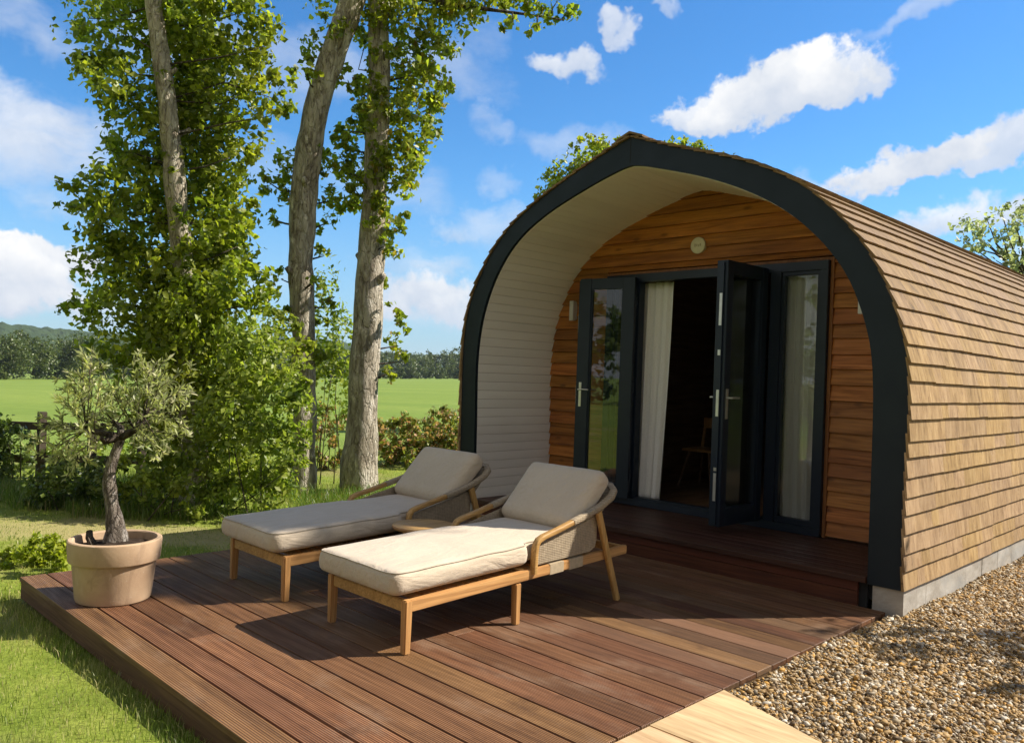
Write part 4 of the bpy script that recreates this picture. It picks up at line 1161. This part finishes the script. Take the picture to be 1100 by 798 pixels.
# dark shrubs at the left by the rail fence
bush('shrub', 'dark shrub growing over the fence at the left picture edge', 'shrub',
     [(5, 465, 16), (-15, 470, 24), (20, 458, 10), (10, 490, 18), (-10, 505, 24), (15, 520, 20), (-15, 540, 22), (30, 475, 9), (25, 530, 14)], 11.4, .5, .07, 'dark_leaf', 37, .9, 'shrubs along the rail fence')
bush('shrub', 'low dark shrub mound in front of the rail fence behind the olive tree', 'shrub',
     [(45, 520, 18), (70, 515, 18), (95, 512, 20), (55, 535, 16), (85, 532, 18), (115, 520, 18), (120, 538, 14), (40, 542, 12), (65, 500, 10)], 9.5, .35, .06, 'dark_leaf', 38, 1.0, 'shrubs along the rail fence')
bush('shrub', 'mixed green shrub between the olive tree and the ivy covered trunk', 'shrub',
     [(150, 500, 18), (170, 485, 18), (190, 520, 18), (160, 525, 18), (140, 520, 16), (180, 545, 16), (205, 545, 14), (150, 470, 14), (145, 545, 12), (130, 495, 12), (195, 500, 14)], 9.3, .35, .07, 'shrub_leaf', 39, .85, 'shrubs along the rail fence')
bush('shrub', 'sunlit pale green shrub beyond the rail fence', 'shrub',
     [(30, 490, 12), (55, 485, 14), (80, 480, 12), (100, 490, 14), (125, 470, 12), (140, 485, 12), (110, 470, 10), (60, 505, 10)], 13.0, .4, .07, 'shrub_leaf', 40, .7, 'shrubs along the rail fence')
# yellow green plant beside the pot
bush('garden_plant', 'bright yellow green leafy plant beside the terracotta pot', 'plant',
     [(15, 608, 12), (35, 600, 13), (55, 592, 12), (20, 622, 10), (45, 612, 13), (65, 606, 11), (5, 612, 10), (30, 588, 9), (60, 580, 9), (72, 590, 9), (40, 580, 8), (10, 598, 8), (25, 632, 6), (72, 615, 6), (-8, 618, 14), (10, 600, 13), (50, 600, 13), (64, 596, 10), (30, 618, 11), (58, 618, 9)],
     6.75, .22, .05, 'plant_leaf', 41, 2.2, stems=5, aspect=.6)

# ------------------------------------------------------------------ fence
def fence():
    a = at(-70, 540, 11.8); b = at(150, 540, 12.2)
    t = empty('rail_fence', (a[0], a[1], float(ground_z(a[0], a[1]))), 'dark weathered post and rail fence at the edge of the field', 'fence')
    d = b-a; n = 5
    for k in range(n):
        p = a+d*k/(n-1); z = float(ground_z(p[0], p[1])); m = MB()
        m.box(p[0]-.055, p[0]+.055, p[1]-.055, p[1]+.055, z-.1, z+.98); m.build('post', M['fence'], t, bevel=.01)
    for h in (.78, .30):
        for k in range(n-1):
            p = a+d*k/(n-1); q = a+d*(k+1)/(n-1)
            m = MB(); m.bar((p[0]+.06, p[1]-.06, float(ground_z(p[0], p[1]))+h), (q[0]+.06, q[1]-.06, float(ground_z(q[0], q[1]))+h+rng.uniform(-.02, .02)), .045, .11); m.build('rail', M['fence'], t, bevel=.006)
fence()

# ------------------------------------------------------------------ pot and olive
def pot_and_olive():
    c = np.array([-5.725, 2.01, 0.0])
    t = empty('flower_pot', c, 'large terracotta pot with a thick rim on the deck corner', 'plant pot')
    m = MB()
    m.lathe([(.218, .0), (.230, .006), (.235, .02), (.258, .235), (.260, .243), (.280, .247), (.283, .255), (.291, .362), (.289, .372), (.282, .377), (.260, .377), (.254, .37), (.246, .30), (.02, .29)], c, 64); m.v = [(a, b, q*1.08) for a, b, q in m.v]
    m.build('pot_body', M['pot'], t, auto=28)
    # soil
    V = []; F = []; nr, ns = 10, 40
    for i in range(nr+1):
        for k in range(ns):
            r = .250*i/nr; a = 2*PI*k/ns; x, y = c[0]+r*math.cos(a), c[1]+r*math.sin(a)
            V.append((x, y, .355+.02*mnoise.noise(Vector((x*14, y*14, 0)))+.03*math.exp(-(r/.1)**2)))
    for i in range(nr):
        for k in range(ns): F.append((i*ns+k, i*ns+(k+1) % ns, (i+1)*ns+(k+1) % ns, (i+1)*ns+k))
    raw_mesh('soil', V, F, M['soil'], t, True)
    D = 5.5
    o = empty('olive_tree', (c[0], c[1], .335), 'small gnarled olive tree with silvery leaves growing in the terracotta pot', 'olive tree')
    P = smooth_path([at(125, 588, D), at(125, 565, D), at(121, 545, D), at(117, 525, D), at(117, 508, D), at(121, 492, D), at(128, 478, D), at(132, 462, D)], 34)
    rr = np.interp(np.linspace(0, 1, 34), [0, .15, .3, .5, .62, .8, 1], [.085, .055, .05, .042, .038, .03, .022])
    m = MB(); m.tube(P, list(rr), 16, .35); m.build('trunk', M['olive_bark'], o, smooth=True)
    st = MB(); b = at(100, 585, 5.45); st.tube([b, b+np.array([-.02, -.02, .05]), b+np.array([-.045, -.01, .085])], [.03, .026, .02], 9, .3); st.tube([b+np.array([.03, .02, -.02]), b+np.array([-.09, .02, .0])], [.018, .014], 8, .3)
    st.build('stump', M['twig'], o)
    tips = [(88, 384, .0), (98, 380, .1), (108, 392, -.1), (80, 408, .1), (198, 412, .1), (200, 440, -.1), (42, 470, .1), (46, 490, -.1), (164, 392, .1), (172, 402, .1), (60, 480, -.1), (50, 455, .1), (75, 440, .2), (85, 400, .1), (97, 388, 0), (70, 465, .3), (105, 430, -.2), (95, 470, -.3), (120, 445, .2), (135, 430, -.15), (150, 420, .1), (160, 400, 0), (170, 415, -.1), (185, 410, .1), (192, 425, .2), (175, 445, -.2), (160, 460, .2), (190, 470, .1), (145, 470, -.2), (115, 465, .15), (140, 455, .25), (85, 425, -.1), (55, 495, .15), (80, 490, -.2), (165, 430, .25), (100, 410, .15), (128, 425, .0), (175, 480, -.1), (150, 395, .1), (68, 430, -.2), (105, 450, .3), (180, 430, .3)]
    m = MB(); r = np.random.default_rng(8); LP = []; LA = []
    forks = [P[-1], P[-5], P[-9], at(108, 470, 5.4), at(145, 462, 5.55), at(125, 455, 5.65), at(92, 462, 5.5), at(155, 448, 5.4)]
    for q in forks[3:]: m.tube([P[-3], (P[-3]+q)/2+r.normal(size=3)*.02, q], [.03, .022, .016], 8, .3)
    def twig(a, b, ra, leaves):
        n = 9; mid = (a+b)/2+r.normal(size=3)*np.linalg.norm(b-a)*.12
        tt = np.linspace(0, 1, n)[:, None]; q = a*(1-tt)**2+2*mid*tt*(1-tt)+b*tt**2
        m.tube(q, list(np.linspace(ra, .002, n)), 5)
        for k in range(leaves):
            u = r.uniform(.25, 1.02); i = min(n-2, int(u*(n-1))); p = q[i]+(q[i+1]-q[i])*(u*(n-1)-i)
            d = (q[i+1]-q[i]); d /= np.linalg.norm(d)+1e-9
            v = d*.8+r.normal(size=3)*.62; v /= np.linalg.norm(v); LP.append(p+v*.026); LA.append(v)
    for (x, y, dd) in tips:
        e = at(x, y, D+dd); f = forks[int(np.argmin([np.linalg.norm(q-e)+r.uniform(0, .12) for q in forks]))]
        twig(f, e, .0055, 21)
        for _ in range(4):
            w = r.uniform(.4, 1.0); s0 = f+(e-f)*w; dirn = (e-f)/np.linalg.norm(e-f)+r.normal(size=3)*.75; dirn[2] += .2
            twig(s0, s0+dirn/np.linalg.norm(dirn)*r.uniform(.09, .19), .002, 17)
    m.build('branches', M['twig'], o, smooth=True)
    Pp = np.array(LP); A = np.array(LA); n = len(Pp); nm = r.normal(size=(n, 3)); nm[:, 2] += .6
    sd = np.cross(A, nm); sd /= np.linalg.norm(sd, axis=1)[:, None]; s = r.uniform(.038, .068, n)[:, None]
    V = np.stack([Pp-A*s*.5, Pp+sd*s*.13, Pp+A*s*.5, Pp-sd*s*.13], 1).reshape(-1, 3); i = np.arange(n)*4
    raw_mesh('crown', V, np.stack([i, i+1, i+2, i+3], 1), M['olive_leaf'], o)
pot_and_olive()

# ------------------------------------------------------------------ grass
def blades(name, x, y, h, w, mat, label, lean=.45, seed=2):
    r = np.random.default_rng(seed); n = len(x); z = ground_z(x, y)-.004
    a = r.uniform(0, 2*PI, n); dx, dy = np.cos(a), np.sin(a); ln = r.uniform(0, lean, n)*h
    b = r.uniform(0, 2*PI, n); lx, ly = np.cos(b)*ln, np.sin(b)*ln
    w = w*r.uniform(.7, 1.3, n)
    p0 = np.stack([x-dx*w, y-dy*w, z], 1); p1 = np.stack([x+dx*w, y+dy*w, z], 1)
    m0 = np.stack([x-dx*w*.7+lx*.35, y-dy*w*.7+ly*.35, z+h*.6], 1); m1 = np.stack([x+dx*w*.7+lx*.35, y+dy*w*.7+ly*.35, z+h*.6], 1)
    tp = np.stack([x+lx, y+ly, z+h*(1-.3*(ln/h)**2)], 1)
    V = np.stack([p0, p1, m1, m0, tp], 1).reshape(-1, 3); i = np.arange(n)*5
    F = np.concatenate([np.stack([i, i+1, i+2], 1), np.stack([i, i+2, i+3], 1), np.stack([i+3, i+2, i+4], 1)])
    return tag(raw_mesh(name, V, F, M[mat], None, False), label, 'grass', kind='stuff')
def make_grass():
    N = 900000; x = rng.uniform(-17, -2.3, N); y = rng.uniform(-.3, 13, N)
    dep = (y-x)*.707; lat = (x+y)*.707
    k = (abs(lat) < dep*.66+.3) & (dep > 1.9) & ~((x > -6.63) & (y > 1.70) & (x < -2.2) & (y < 6.1)) & ~((x > -6.8) & (y > 6.0))
    k &= rng.random(N) < np.clip((2.9/dep)**1.7, 0, 1)
    x, y = x[k], y[k]; n = len(x)
    dep = (y-x)*.707
    h = rng.uniform(.022, .055, n)*(1+.35*np.sin(x*2.3)*np.sin(y*2.9)); w = np.where(dep < 6, .0017, .003)
    strip = (dep > 7.9) & (dep < 9.3) & (y < 4)
    h = np.where(strip, h*.6, h); 
    blades('grass', x, y, h, w, 'grass', 'short sunlit lawn grass in front of the deck', .6, 3)
    # longer tufts along the shrubs
    N = 60000; x = rng.uniform(-13, -6.9, N); y = rng.uniform(2.6, 11, N); dep = (y-x)*.707
    line = 9.1+.25*np.sin(x*2.)+.2*np.sin(y*3.)
    patch = np.sin(x*3.1+y*1.7)+np.sin(x*1.3-y*2.9)
    k = (dep > line) & (dep < line+3.2) & (patch > -.9) & (rng.random(N) < np.clip(1.2-(dep-line)*.25, .15, 1))
    k |= (dep > 7.2) & (x > -8.6) & (y > 4.0) & (patch > .3)
    x, y = x[k], y[k]; n = len(x)
    blades('long_grass', x, y, rng.uniform(.06, .22, n), .0042, 'longgrass', 'longer rough grass under the shrubs and trees', .75, 4)
    n = 2600; x = rng.uniform(-6.9, -2.6, n); y = 1.672-np.abs(rng.normal(0, .07, n)); k2 = rng.random(n) < .25
    x = np.where(k2, rng.uniform(-6.80, -6.67, n), x); y = np.where(k2, rng.uniform(1.6, 4.0, n), y)
    blades('long_grass', x, y, rng.uniform(.035, .085, n), .002, 'grass', 'fringe of longer grass along the edge of the deck', .8, 6)
make_grass()

# ------------------------------------------------------------------ far trees, woods, hills
def canopy_blobs(c, h, w, r, k=9):
    o = []
    for _ in range(k):
        d = r.normal(size=3); d /= np.linalg.norm(d)
        o.append((np.array([c[0], c[1], c[2]+h*.58])+d*np.array([w*.42, w*.42, h*.32]), r.uniform(.24, .36)*w))
    return o
def azpoint(az, dist):
    a = rad(az); return np.array([-math.sin(a)*dist, math.cos(a)*dist])

def far_wood(name, label, trees, leaf, mat, seed, dens=.5):
    r = np.random.default_rng(seed); bl = []
    for (az, dist, h, w) in trees:
        p = azpoint(az, dist); z = float(ground_z(p[0], p[1])); bl += canopy_blobs((p[0], p[1], z), h, w, r)
        bl += [((p[0]+r.uniform(-.3, .3)*w, p[1]+r.uniform(-.3, .3)*w, z+h*.18), w*.3) for _ in range(2)]
    Ps = []; Os = []
    for c, R in bl:
        n = int(dens*14*(R/leaf)**2); p, o = blob_points(np.array(c), R, max(10, n), r, .25); Ps.append(p); Os.append(o)
    o = leaf_mesh(name, np.concatenate(Ps), leaf, M[mat], None, .3, .8, np.concatenate(Os), .25, seed)
    return tag(o, label, 'wood', kind='stuff')
r_ = np.random.default_rng(77)
lst = []
for az in np.arange(58, 92, 1.15):
    dd = np.interp(az, [58, 65, 80, 92], [330, 270, 215, 190])
    lst.append((az+r_.uniform(-.3, .3), dd+r_.uniform(0, 14), r_.uniform(8.5, 12.0), r_.uniform(6.5, 9.5)))
    lst.append((az+r_.uniform(-.5, .5), dd+25+r_.uniform(0, 14), r_.uniform(10, 13.5), r_.uniform(7, 10)))
far_wood('woodland', 'rounded woodland trees at the far edge of the field, left side', lst, .5, 'far_leaf', 51, .95)
lst = []
for az in np.arange(44, 59, .7):
    lst.append((az+r_.uniform(-.2, .2), np.interp(az, [44, 60], [420, 330])+r_.uniform(0, 10), r_.uniform(4.5, 7.5), r_.uniform(6, 9)))
far_wood('hedgerow', 'field hedgerow far away between the trunk and the pod', lst, .6, 'far_leaf', 52, .9)
lst = []
for az in np.arange(42, 62, .8):
    for dd in (470, 510):
        lst.append((az+r_.uniform(-.3, .3), dd+r_.uniform(0, 30), r_.uniform(13, 18.5), r_.uniform(10, 15)))
far_wood('woodland', 'taller dark woodland behind the far hedgerow', lst, 1.0, 'far_leaf', 53, .9)

def hill_mat(name, a, b):
    g = G(name); geo = g.n('ShaderNodeNewGeometry'); n = g.noise(geo.outputs['Position'], .05, 6, .7); n2 = g.noise(geo.outputs['Position'], .16, 4, .7)
    c = g.mix(g.math('MULTIPLY', g.math('ADD', n, n2), .5), a, b)
    return g.pbr(c, .95, None, 0., .05)
def hill(name, label, az0, az1, dist, base_h, var, seed, mat):
    nU, nV = 260, 22; V = []
    for j in range(nV+1):
        v = j/nV
        for i in range(nU+1):
            u = i/nU; az = az0+(az1-az0)*u; d = dist*(1+.45*v); p = azpoint(az, d)
            prof = math.sin(PI*min(1, v*1.35)*.5)**1.2*(1 if v < .75 else math.cos((v-.75)*2*PI*.9)*.5+.5)
            e = smooth(0, .12, u)*smooth(0, .12, 1-u)
            z = -8+(base_h+var*math.sin(u*7+seed)+var*.6*math.sin(u*17+seed*2))*prof*float(e)
            z += (3.6*mnoise.noise(Vector((p[0]*.05, p[1]*.05, seed)))+3.0*mnoise.noise(Vector((p[0]*.11, p[1]*.11, seed+4))))*min(1, v*5)*float(e)
            V.append((p[0], p[1], z))
    F = [(j*(nU+1)+i, j*(nU+1)+i+1, (j+1)*(nU+1)+i+1, (j+1)*(nU+1)+i) for j in range(nV) for i in range(nU)]
    tag(raw_mesh(name, V, F, mat, None, False), label, 'hill', kind='structure')
HM = hill_mat('wooded_hill', (.022, .042, .016), (.06, .085, .03))
hill('hill', 'long wooded hill on the horizon at the left', 52, 96, 950, 50, 3.5, 2, HM)
hill('hill', 'low blue wooded ridge on the horizon in the middle', 26, 64, 1700, 62, 5, 6, HM)

# ------------------------------------------------------------------ trees around the place
def big_tree(name, label, base, h, blobs, leaf, mat, seed, dens=.6, tr=.2, group=None):
    z = float(ground_z(base[0], base[1])); t = empty(name, (base[0], base[1], z), label, 'tree', group)
    m = MB(); top = np.array([base[0], base[1], z+h*.8]); b0 = np.array([base[0], base[1], z-.1])
    q = smooth_path([b0, b0*.6+top*.4+rng.normal(size=3)*.12, top], 20); m.tube(q, list(np.linspace(tr, tr*.3, 20)), 12, .15); m.build('trunk', M['bark'], t, smooth=True)
    crown(t, blobs, leaf, M[mat], seed, dens, clump=.34)
    m = MB(); limbs(m, [(q[int(np.argmin(abs(q[:, 2]-(c[2]-.6))))], c) for c, R in blobs], tr*.22, .012); m.build('branches', M['twig'], t, smooth=True)
    return t
D = 25.0
bl = px_blobs([(640, 178, 26), (615, 190, 24), (665, 175, 22), (600, 205, 22), (585, 215, 16), (640, 160, 14), (622, 158, 9), (660, 155, 10), (690, 185, 24), (620, 215, 30), (660, 205, 34), (590, 240, 24), (640, 250, 36), (690, 220, 30), (725, 165, 14), (745, 158, 10), (755, 165, 10), (735, 190, 24), (770, 190, 20), (735, 155, 7)], D, .8, 61)
b = at(650, 400, D); big_tree('garden_tree', 'leafy tree behind the pod, top showing over its roof ridge', (b[0], b[1]), 7.0, bl, .16, 'tree_leaf', 62, 1.7, .16)
D = 26.0
bl = px_blobs([(1060, 235, 20), (1045, 250, 18), (1075, 250, 22), (1090, 235, 20), (1040, 265, 12), (1062, 262, 18), (1090, 270, 20), (1070, 280, 18), (1110, 250, 26), (1075, 225, 10), (1105, 280, 26), (1060, 300, 24), (1100, 310, 26), (1125, 270, 26), (1035, 258, 6), (1110, 225, 16)], D, 1.2, 63)
b = at(1095, 400, D); big_tree('garden_tree', 'distant pale leafed tree behind the right end of the pod roof', (b[0], b[1]), 7.0, bl, .17, 'pale_leaf', 64, .55, .2)

# trees outside the picture: one throws the gravel's dappled shade, one is added
def shade_tree(base, h, w, k, leaf, dens, seed, zc=.72, label='tall broadleaf tree right of the gravel', lean=(0, 0), rv=None, rb=(.35, .8)):
    r = np.random.default_rng(seed); z = float(ground_z(*base)); bl = []
    for _ in range(k):
        d = r.normal(size=3); d /= np.linalg.norm(d); d *= r.random()**.4
        bl.append((np.array([base[0]+lean[0], base[1]+lean[1], z+h*zc])+d*np.array([w, w, h*(1-zc)*.9 if rv is None else rv]), r.uniform(*rb)))
    big_tree('shade_tree', label, base, h, bl, leaf, 'tree_leaf', seed, dens, .18, 'trees right of the pod')
SUN_AZ, SUN_EL = rad(36), rad(43)           # to the right of +Y, height
SD = np.array([math.sin(SUN_AZ)*math.cos(SUN_EL), math.cos(SUN_AZ)*math.cos(SUN_EL), math.sin(SUN_EL)])
shade_tree((2.0, 9.2), 5.2, 1.15, 13, .12, .55, 71, .77, 'tall broadleaf tree right of the gravel', (-.75, -.25), .55, (.22, .45))
shade_tree((-2.1, 13.9), 12.2, .62, 16, .13, 1.2, 72, .855, 'very tall unseen tree added behind the pod to shade the far lounger', (2.92, -2.3), .3, (.28, .46))  # added, out of view; crown set towards the sun to shade the far lounger
# belt of trees behind the viewer, mirrored in the door glass
lst = []
for az in np.arange(150, 290, 4.):
    lst.append((az+r_.uniform(-1, 1), 42+r_.uniform(0, 8), r_.uniform(6, 10), r_.uniform(5, 8)))
far_wood('woodland', 'belt of trees on the far side of the lawn behind the viewer', lst, .5, 'far_leaf', 54, .4)

# ------------------------------------------------------------------ sky
def make_world():
    w = bpy.data.worlds.new('World'); S.world = w; w.use_nodes = True
    g = G('x', world=True); g.nt = w.node_tree; g.nt.nodes.clear(); g.m = None
    sky = g.n('ShaderNodeTexSky', sky_type='NISHITA', sun_disc=False, sun_elevation=SUN_EL, sun_rotation=SUN_AZ, altitude=100., air_density=1.0, dust_density=.35, ozone_density=2.2)
    base = g.mix(1.0, g.hsv(sky.outputs[0], .5, SKY_SAT, 1.0), SKY_TINT, 'MULTIPLY')
    tc = g.n('ShaderNodeTexCoord'); d = g.vmath('NORMALIZE', tc.outputs['Generated'])
    # domain-warped fractal noise on the sky directions
    sp = g.n('ShaderNodeSeparateXYZ'); g.nt.links.new(d, sp.inputs[0])
    warp = g.noise(d, 7.0, 5, .6, out=1)
    dw = g.vmath('ADD', d, g.vmath('SCALE', g.vmath('SUBTRACT', warp, (.5, .5, .5)), scale=.06))
    nA = g.noise(dw, 11.0, 9, .58); nB = g.noise(g.vmath('ADD', dw, tuple(SD*.035)), 11.0, 9, .58)
    d2 = g.vmath('ADD', d, g.vmath('SCALE', g.vmath('SUBTRACT', g.noise(d, 16.0, 4, .6, out=1), (.5, .5, .5)), scale=.085))
    nC = g.noise(dw, 27.0, 8, .6)
    nA = g.math('MULTIPLY_ADD', nC, .42, g.math('MULTIPLY', nA, .62)); nB = g.math('MULTIPLY_ADD', nC, .30, g.math('MULTIPLY', nB, .74))
    nW = g.noise(g.vmath('MULTIPLY', dw, (5, 5, 16)), 1.0, 7, .6)
    light = g.math('MULTIPLY_ADD', g.math('SUBTRACT', nA, nB), 2.6, .62)
    # clouds: photo spot, half width, half height, tilt, density, softness
    CL = [(835, 98, 118, 44, -14, 1.0, .32), (765, 122, 62, 30, -8, .9, .32), (905, 85, 50, 34, -10, .9, .35),
          (985, 175, 112, 30, -12, 1.0, .35), (1060, 160, 75, 34, -10, .9, .35), (1030, 232, 130, 26, -6, .85, .6),
          (612, 74, 48, 22, 6, .85, .5), (662, 38, 28, 18, 25, .75, .5), (715, 8, 26, 14, 20, .5, .6), (1000, 8, 110, 16, -18, .42, .9),
          (522, 140, 34, 24, 15, .45, .9), (515, 45, 40, 26, 40, .35, .9), (490, 248, 48, 20, 10, .55, .7), (455, 318, 85, 32, 5, .95, .6), (500, 338, 60, 24, 8, .9, .6), (470, 285, 60, 18, 4, .6, .8), (430, 280, 60, 26, 0, .4, .9), (540, 200, 22, 16, 10, .3, .9),
          (40, 165, 95, 78, 5, .78, .9), (20, 120, 80, 40, 10, .7, .8), (35, 282, 95, 36, -4, 1.05, .35), (-20, 300, 110, 50, 0, 1.0, .4), (30, 325, 150, 26, 0, .9, .8), (60, 215, 80, 40, 0, .8, .9), (15, 20, 100, 45, 10, .55, 1.0), (285, 300, 50, 34, 0, .55, .9), (290, 180, 60, 50, 0, .35, 1.),
          (700, 350, 400, 30, 0, .5, .9), (200, 60, 150, 60, 5, .5, 1.0), (340, 70, 70, 60, 0, .45, .9), (560, 255, 80, 34, 5, .45, .9), (480, 70, 90, 46, 20, .42, .9), (620, 155, 80, 24, 8, .4, .9), (400, 200, 90, 50, 0, .35, .9), (860, 215, 90, 24, -8, .4, .9), (1250, 250, 160, 60, -10, 1.0, .5), (-260, 180, 180, 80, 0, .9, .5), (-180, 40, 120, 50, 0, .8, .5), (1350, 60, 160, 60, 0, .9, .5)]
    # unseen clouds added in the rest of the sky as neutral fill light
    extra = [((.3, -.9, .35), .35, .10), ((-.5, -.8, .30), .3, .09), ((.8, -.4, .4), .3, .1), ((-.9, -.25, .35), .32, .1), ((.2, -.6, .75), .25, .12), ((.95, .2, .3), .3, .08)]
    tot = None; shade = None
    def one(c, t1, t2, a, bb, dens, soft):
        nonlocal tot, shade
        dz = g.vmath('DOT_PRODUCT', d, tuple(c))
        inv = g.math('DIVIDE', 1.0, g.math('MAXIMUM', dz, .05))
        u = g.math('MULTIPLY', g.vmath('DOT_PRODUCT', d2, tuple(t1/a)), inv); v = g.math('MULTIPLY', g.vmath('DOT_PRODUCT', d2, tuple(t2/bb)), inv)
        # flatter base, domed top
        v2 = g.math('MULTIPLY', g.math('MAXIMUM', v, g.math('MULTIPLY', v, -1.25)), 1.0)
        rr = g.math('ADD', g.math('MULTIPLY', u, u), g.math('MULTIPLY', v2, v2))
        e = g.math('SUBTRACT', 1.05, rr)
        front = g.math('GREATER_THAN', dz, .1)
        m = g.math('MULTIPLY_ADD', g.math('SUBTRACT', nA if soft < .75 else nW, .5), 3.9 if soft < .75 else 3.0, g.math('MULTIPLY', e, 1.0))
        mk = g.nt.nodes.new('ShaderNodeMapRange'); mk.interpolation_type = 'SMOOTHSTEP'; g.nt.links.new(m, mk.inputs[0])
        mk.inputs[1].default_value = .12; mk.inputs[2].default_value = .12+soft*1.5; mk.inputs[3].default_value = 0; mk.inputs[4].default_value = dens
        k = g.math('MULTIPLY', g.math('MINIMUM', mk.outputs[0], g.maprange(e, -.6, -.05, 0, 1)), front)
        sh = g.maprange(v, -.7, .55, 0., 1., True)
        if tot is None: tot = k; shade = g.math('MULTIPLY', sh, k)
        else:
            tot = g.math('MAXIMUM', tot, k); shade = g.math('MAXIMUM', shade, g.math('MULTIPLY', sh, k))
    for (x, y, hw, hh, tilt, dens, soft) in CL:
        c = unit(x, y); a = rad(-tilt)
        right = np.cross(c, (0, 0, 1.)); right /= np.linalg.norm(right); upv = np.cross(right, c)
        t1 = right*math.cos(a)+upv*math.sin(a); t2 = -right*math.sin(a)+upv*math.cos(a)
        sc = np.linalg.norm(sight(x, y))
        one(c, t1, t2, hw/FPX/sc, hh/FPX/sc, dens, soft)
    for c, a, bb in extra:
        c = np.array(c)/np.linalg.norm(c); right = np.cross(c, (0, 0, 1.)); right /= np.linalg.norm(right); one(c, right, np.cross(right, c), a, bb, 1.0, .4)
    sh = g.math('DIVIDE', shade, g.math('MAXIMUM', tot, .02))
    lit = g.math('MULTIPLY', g.math('MULTIPLY_ADD', sh, .65, .35), g.math('MINIMUM', g.math('MAXIMUM', light, .25), 1.0), clamp=True)
    ccol = g.mix(lit, tuple(c*CLOUD for c in (.52, .60, .74)), tuple(c*CLOUD for c in (1.0, .995, .985)))
    # pale band near the horizon
    hz = g.maprange(sp.outputs[2], .0, .25, .6, 0., True)
    b2 = g.mix(hz, base, tuple(c*CLOUD*.72 for c in (.46, .66, 1.0)))
    # broad unseen grey cloud added behind the viewer, warm fill for shaded sides
    bank = g.maprange(g.math('ADD', g.math('MULTIPLY', sp.outputs[1], -1.0), g.math('MULTIPLY_ADD', sp.outputs[0], .7, g.math('MULTIPLY', nW, .8))), .15, .65, 0., .9, True)
    b2 = g.mix(bank, b2, tuple(c*CLOUD*.5 for c in (.88, .82, .74)))
    col = g.mix(g.math('MINIMUM', tot, 1.0), b2, ccol)
    bg = g.n('ShaderNodeBackground', i_Color=col); bg.inputs['Strength'].default_value = SKY_STRENGTH
    out = g.n('ShaderNodeOutputWorld'); g.nt.links.new(bg.outputs[0], out.inputs[0])
    w.cycles.sampling_method = 'MANUAL'; w.cycles.sample_map_resolution = 512
SKY_SAT, SKY_TINT, SKY_STRENGTH, CLOUD = 1.26, (.62, .88, 1.02), .100, 5.9
make_world()

sun = bpy.data.lights.new('sun', 'SUN'); sun.energy = 5.0; sun.angle = rad(.53); sun.color = (1.0, .93, .82)
so = bpy.data.objects.new('sun', sun); COL.objects.link(so)
so.rotation_euler = Vector(-SD).to_track_quat('-Z', 'Y').to_euler(); so.location = (8, 14, 14)

HAZE = 0.00010
def make_haze():
    if HAZE <= 0: return
    g = G('haze_air'); v = g.n('ShaderNodeVolumePrincipled'); v.inputs['Density'].default_value = HAZE; v.inputs['Color'].default_value = (.72, .84, 1.0, 1); v.inputs['Anisotropy'].default_value = .1
    o = g.n('ShaderNodeOutputMaterial'); g.nt.links.new(v.outputs[0], o.inputs['Volume'])
    m = MB(); m.box(-4400, 4400, -4400, 4400, -14, 90); ob = m.build('haze', g.m); tag(ob, 'thin pale haze over the far fields and hills', 'haze', kind='stuff')
make_haze()

# ------------------------------------------------------------------ camera, output
cam = bpy.data.cameras.new('camera'); cam.sensor_width = 36; cam.lens = FPX/1100*36; cam.clip_end = 9000; cam.clip_start = .05
co = bpy.data.objects.new('camera', cam); COL.objects.link(co)
Mx = Matrix(((CR[0], CU[0], -CF[0], CAM[0]), (CR[1], CU[1], -CF[1], CAM[1]), (CR[2], CU[2], -CF[2], CAM[2]), (0, 0, 0, 1)))
co.matrix_world = Mx; S.camera = co
vs = S.view_settings; vs.view_transform = 'Standard'; vs.look = 'None'; vs.exposure = .85; vs.gamma = 1.0; vs.use_curve_mapping = False
S.render.engine = 'CYCLES'
c = S.cycles
c.use_denoising = True
try: c.denoiser = 'OPENIMAGEDENOISE'
except Exception: pass
c.max_bounces = 8; c.diffuse_bounces = 4; c.glossy_bounces = 3; c.transmission_bounces = 4; c.transparent_max_bounces = 10; c.volume_bounces = 0
c.caustics_reflective = False; c.caustics_refractive = False; c.sample_clamp_indirect = 6.0
c.use_adaptive_sampling = True; c.adaptive_threshold = .015
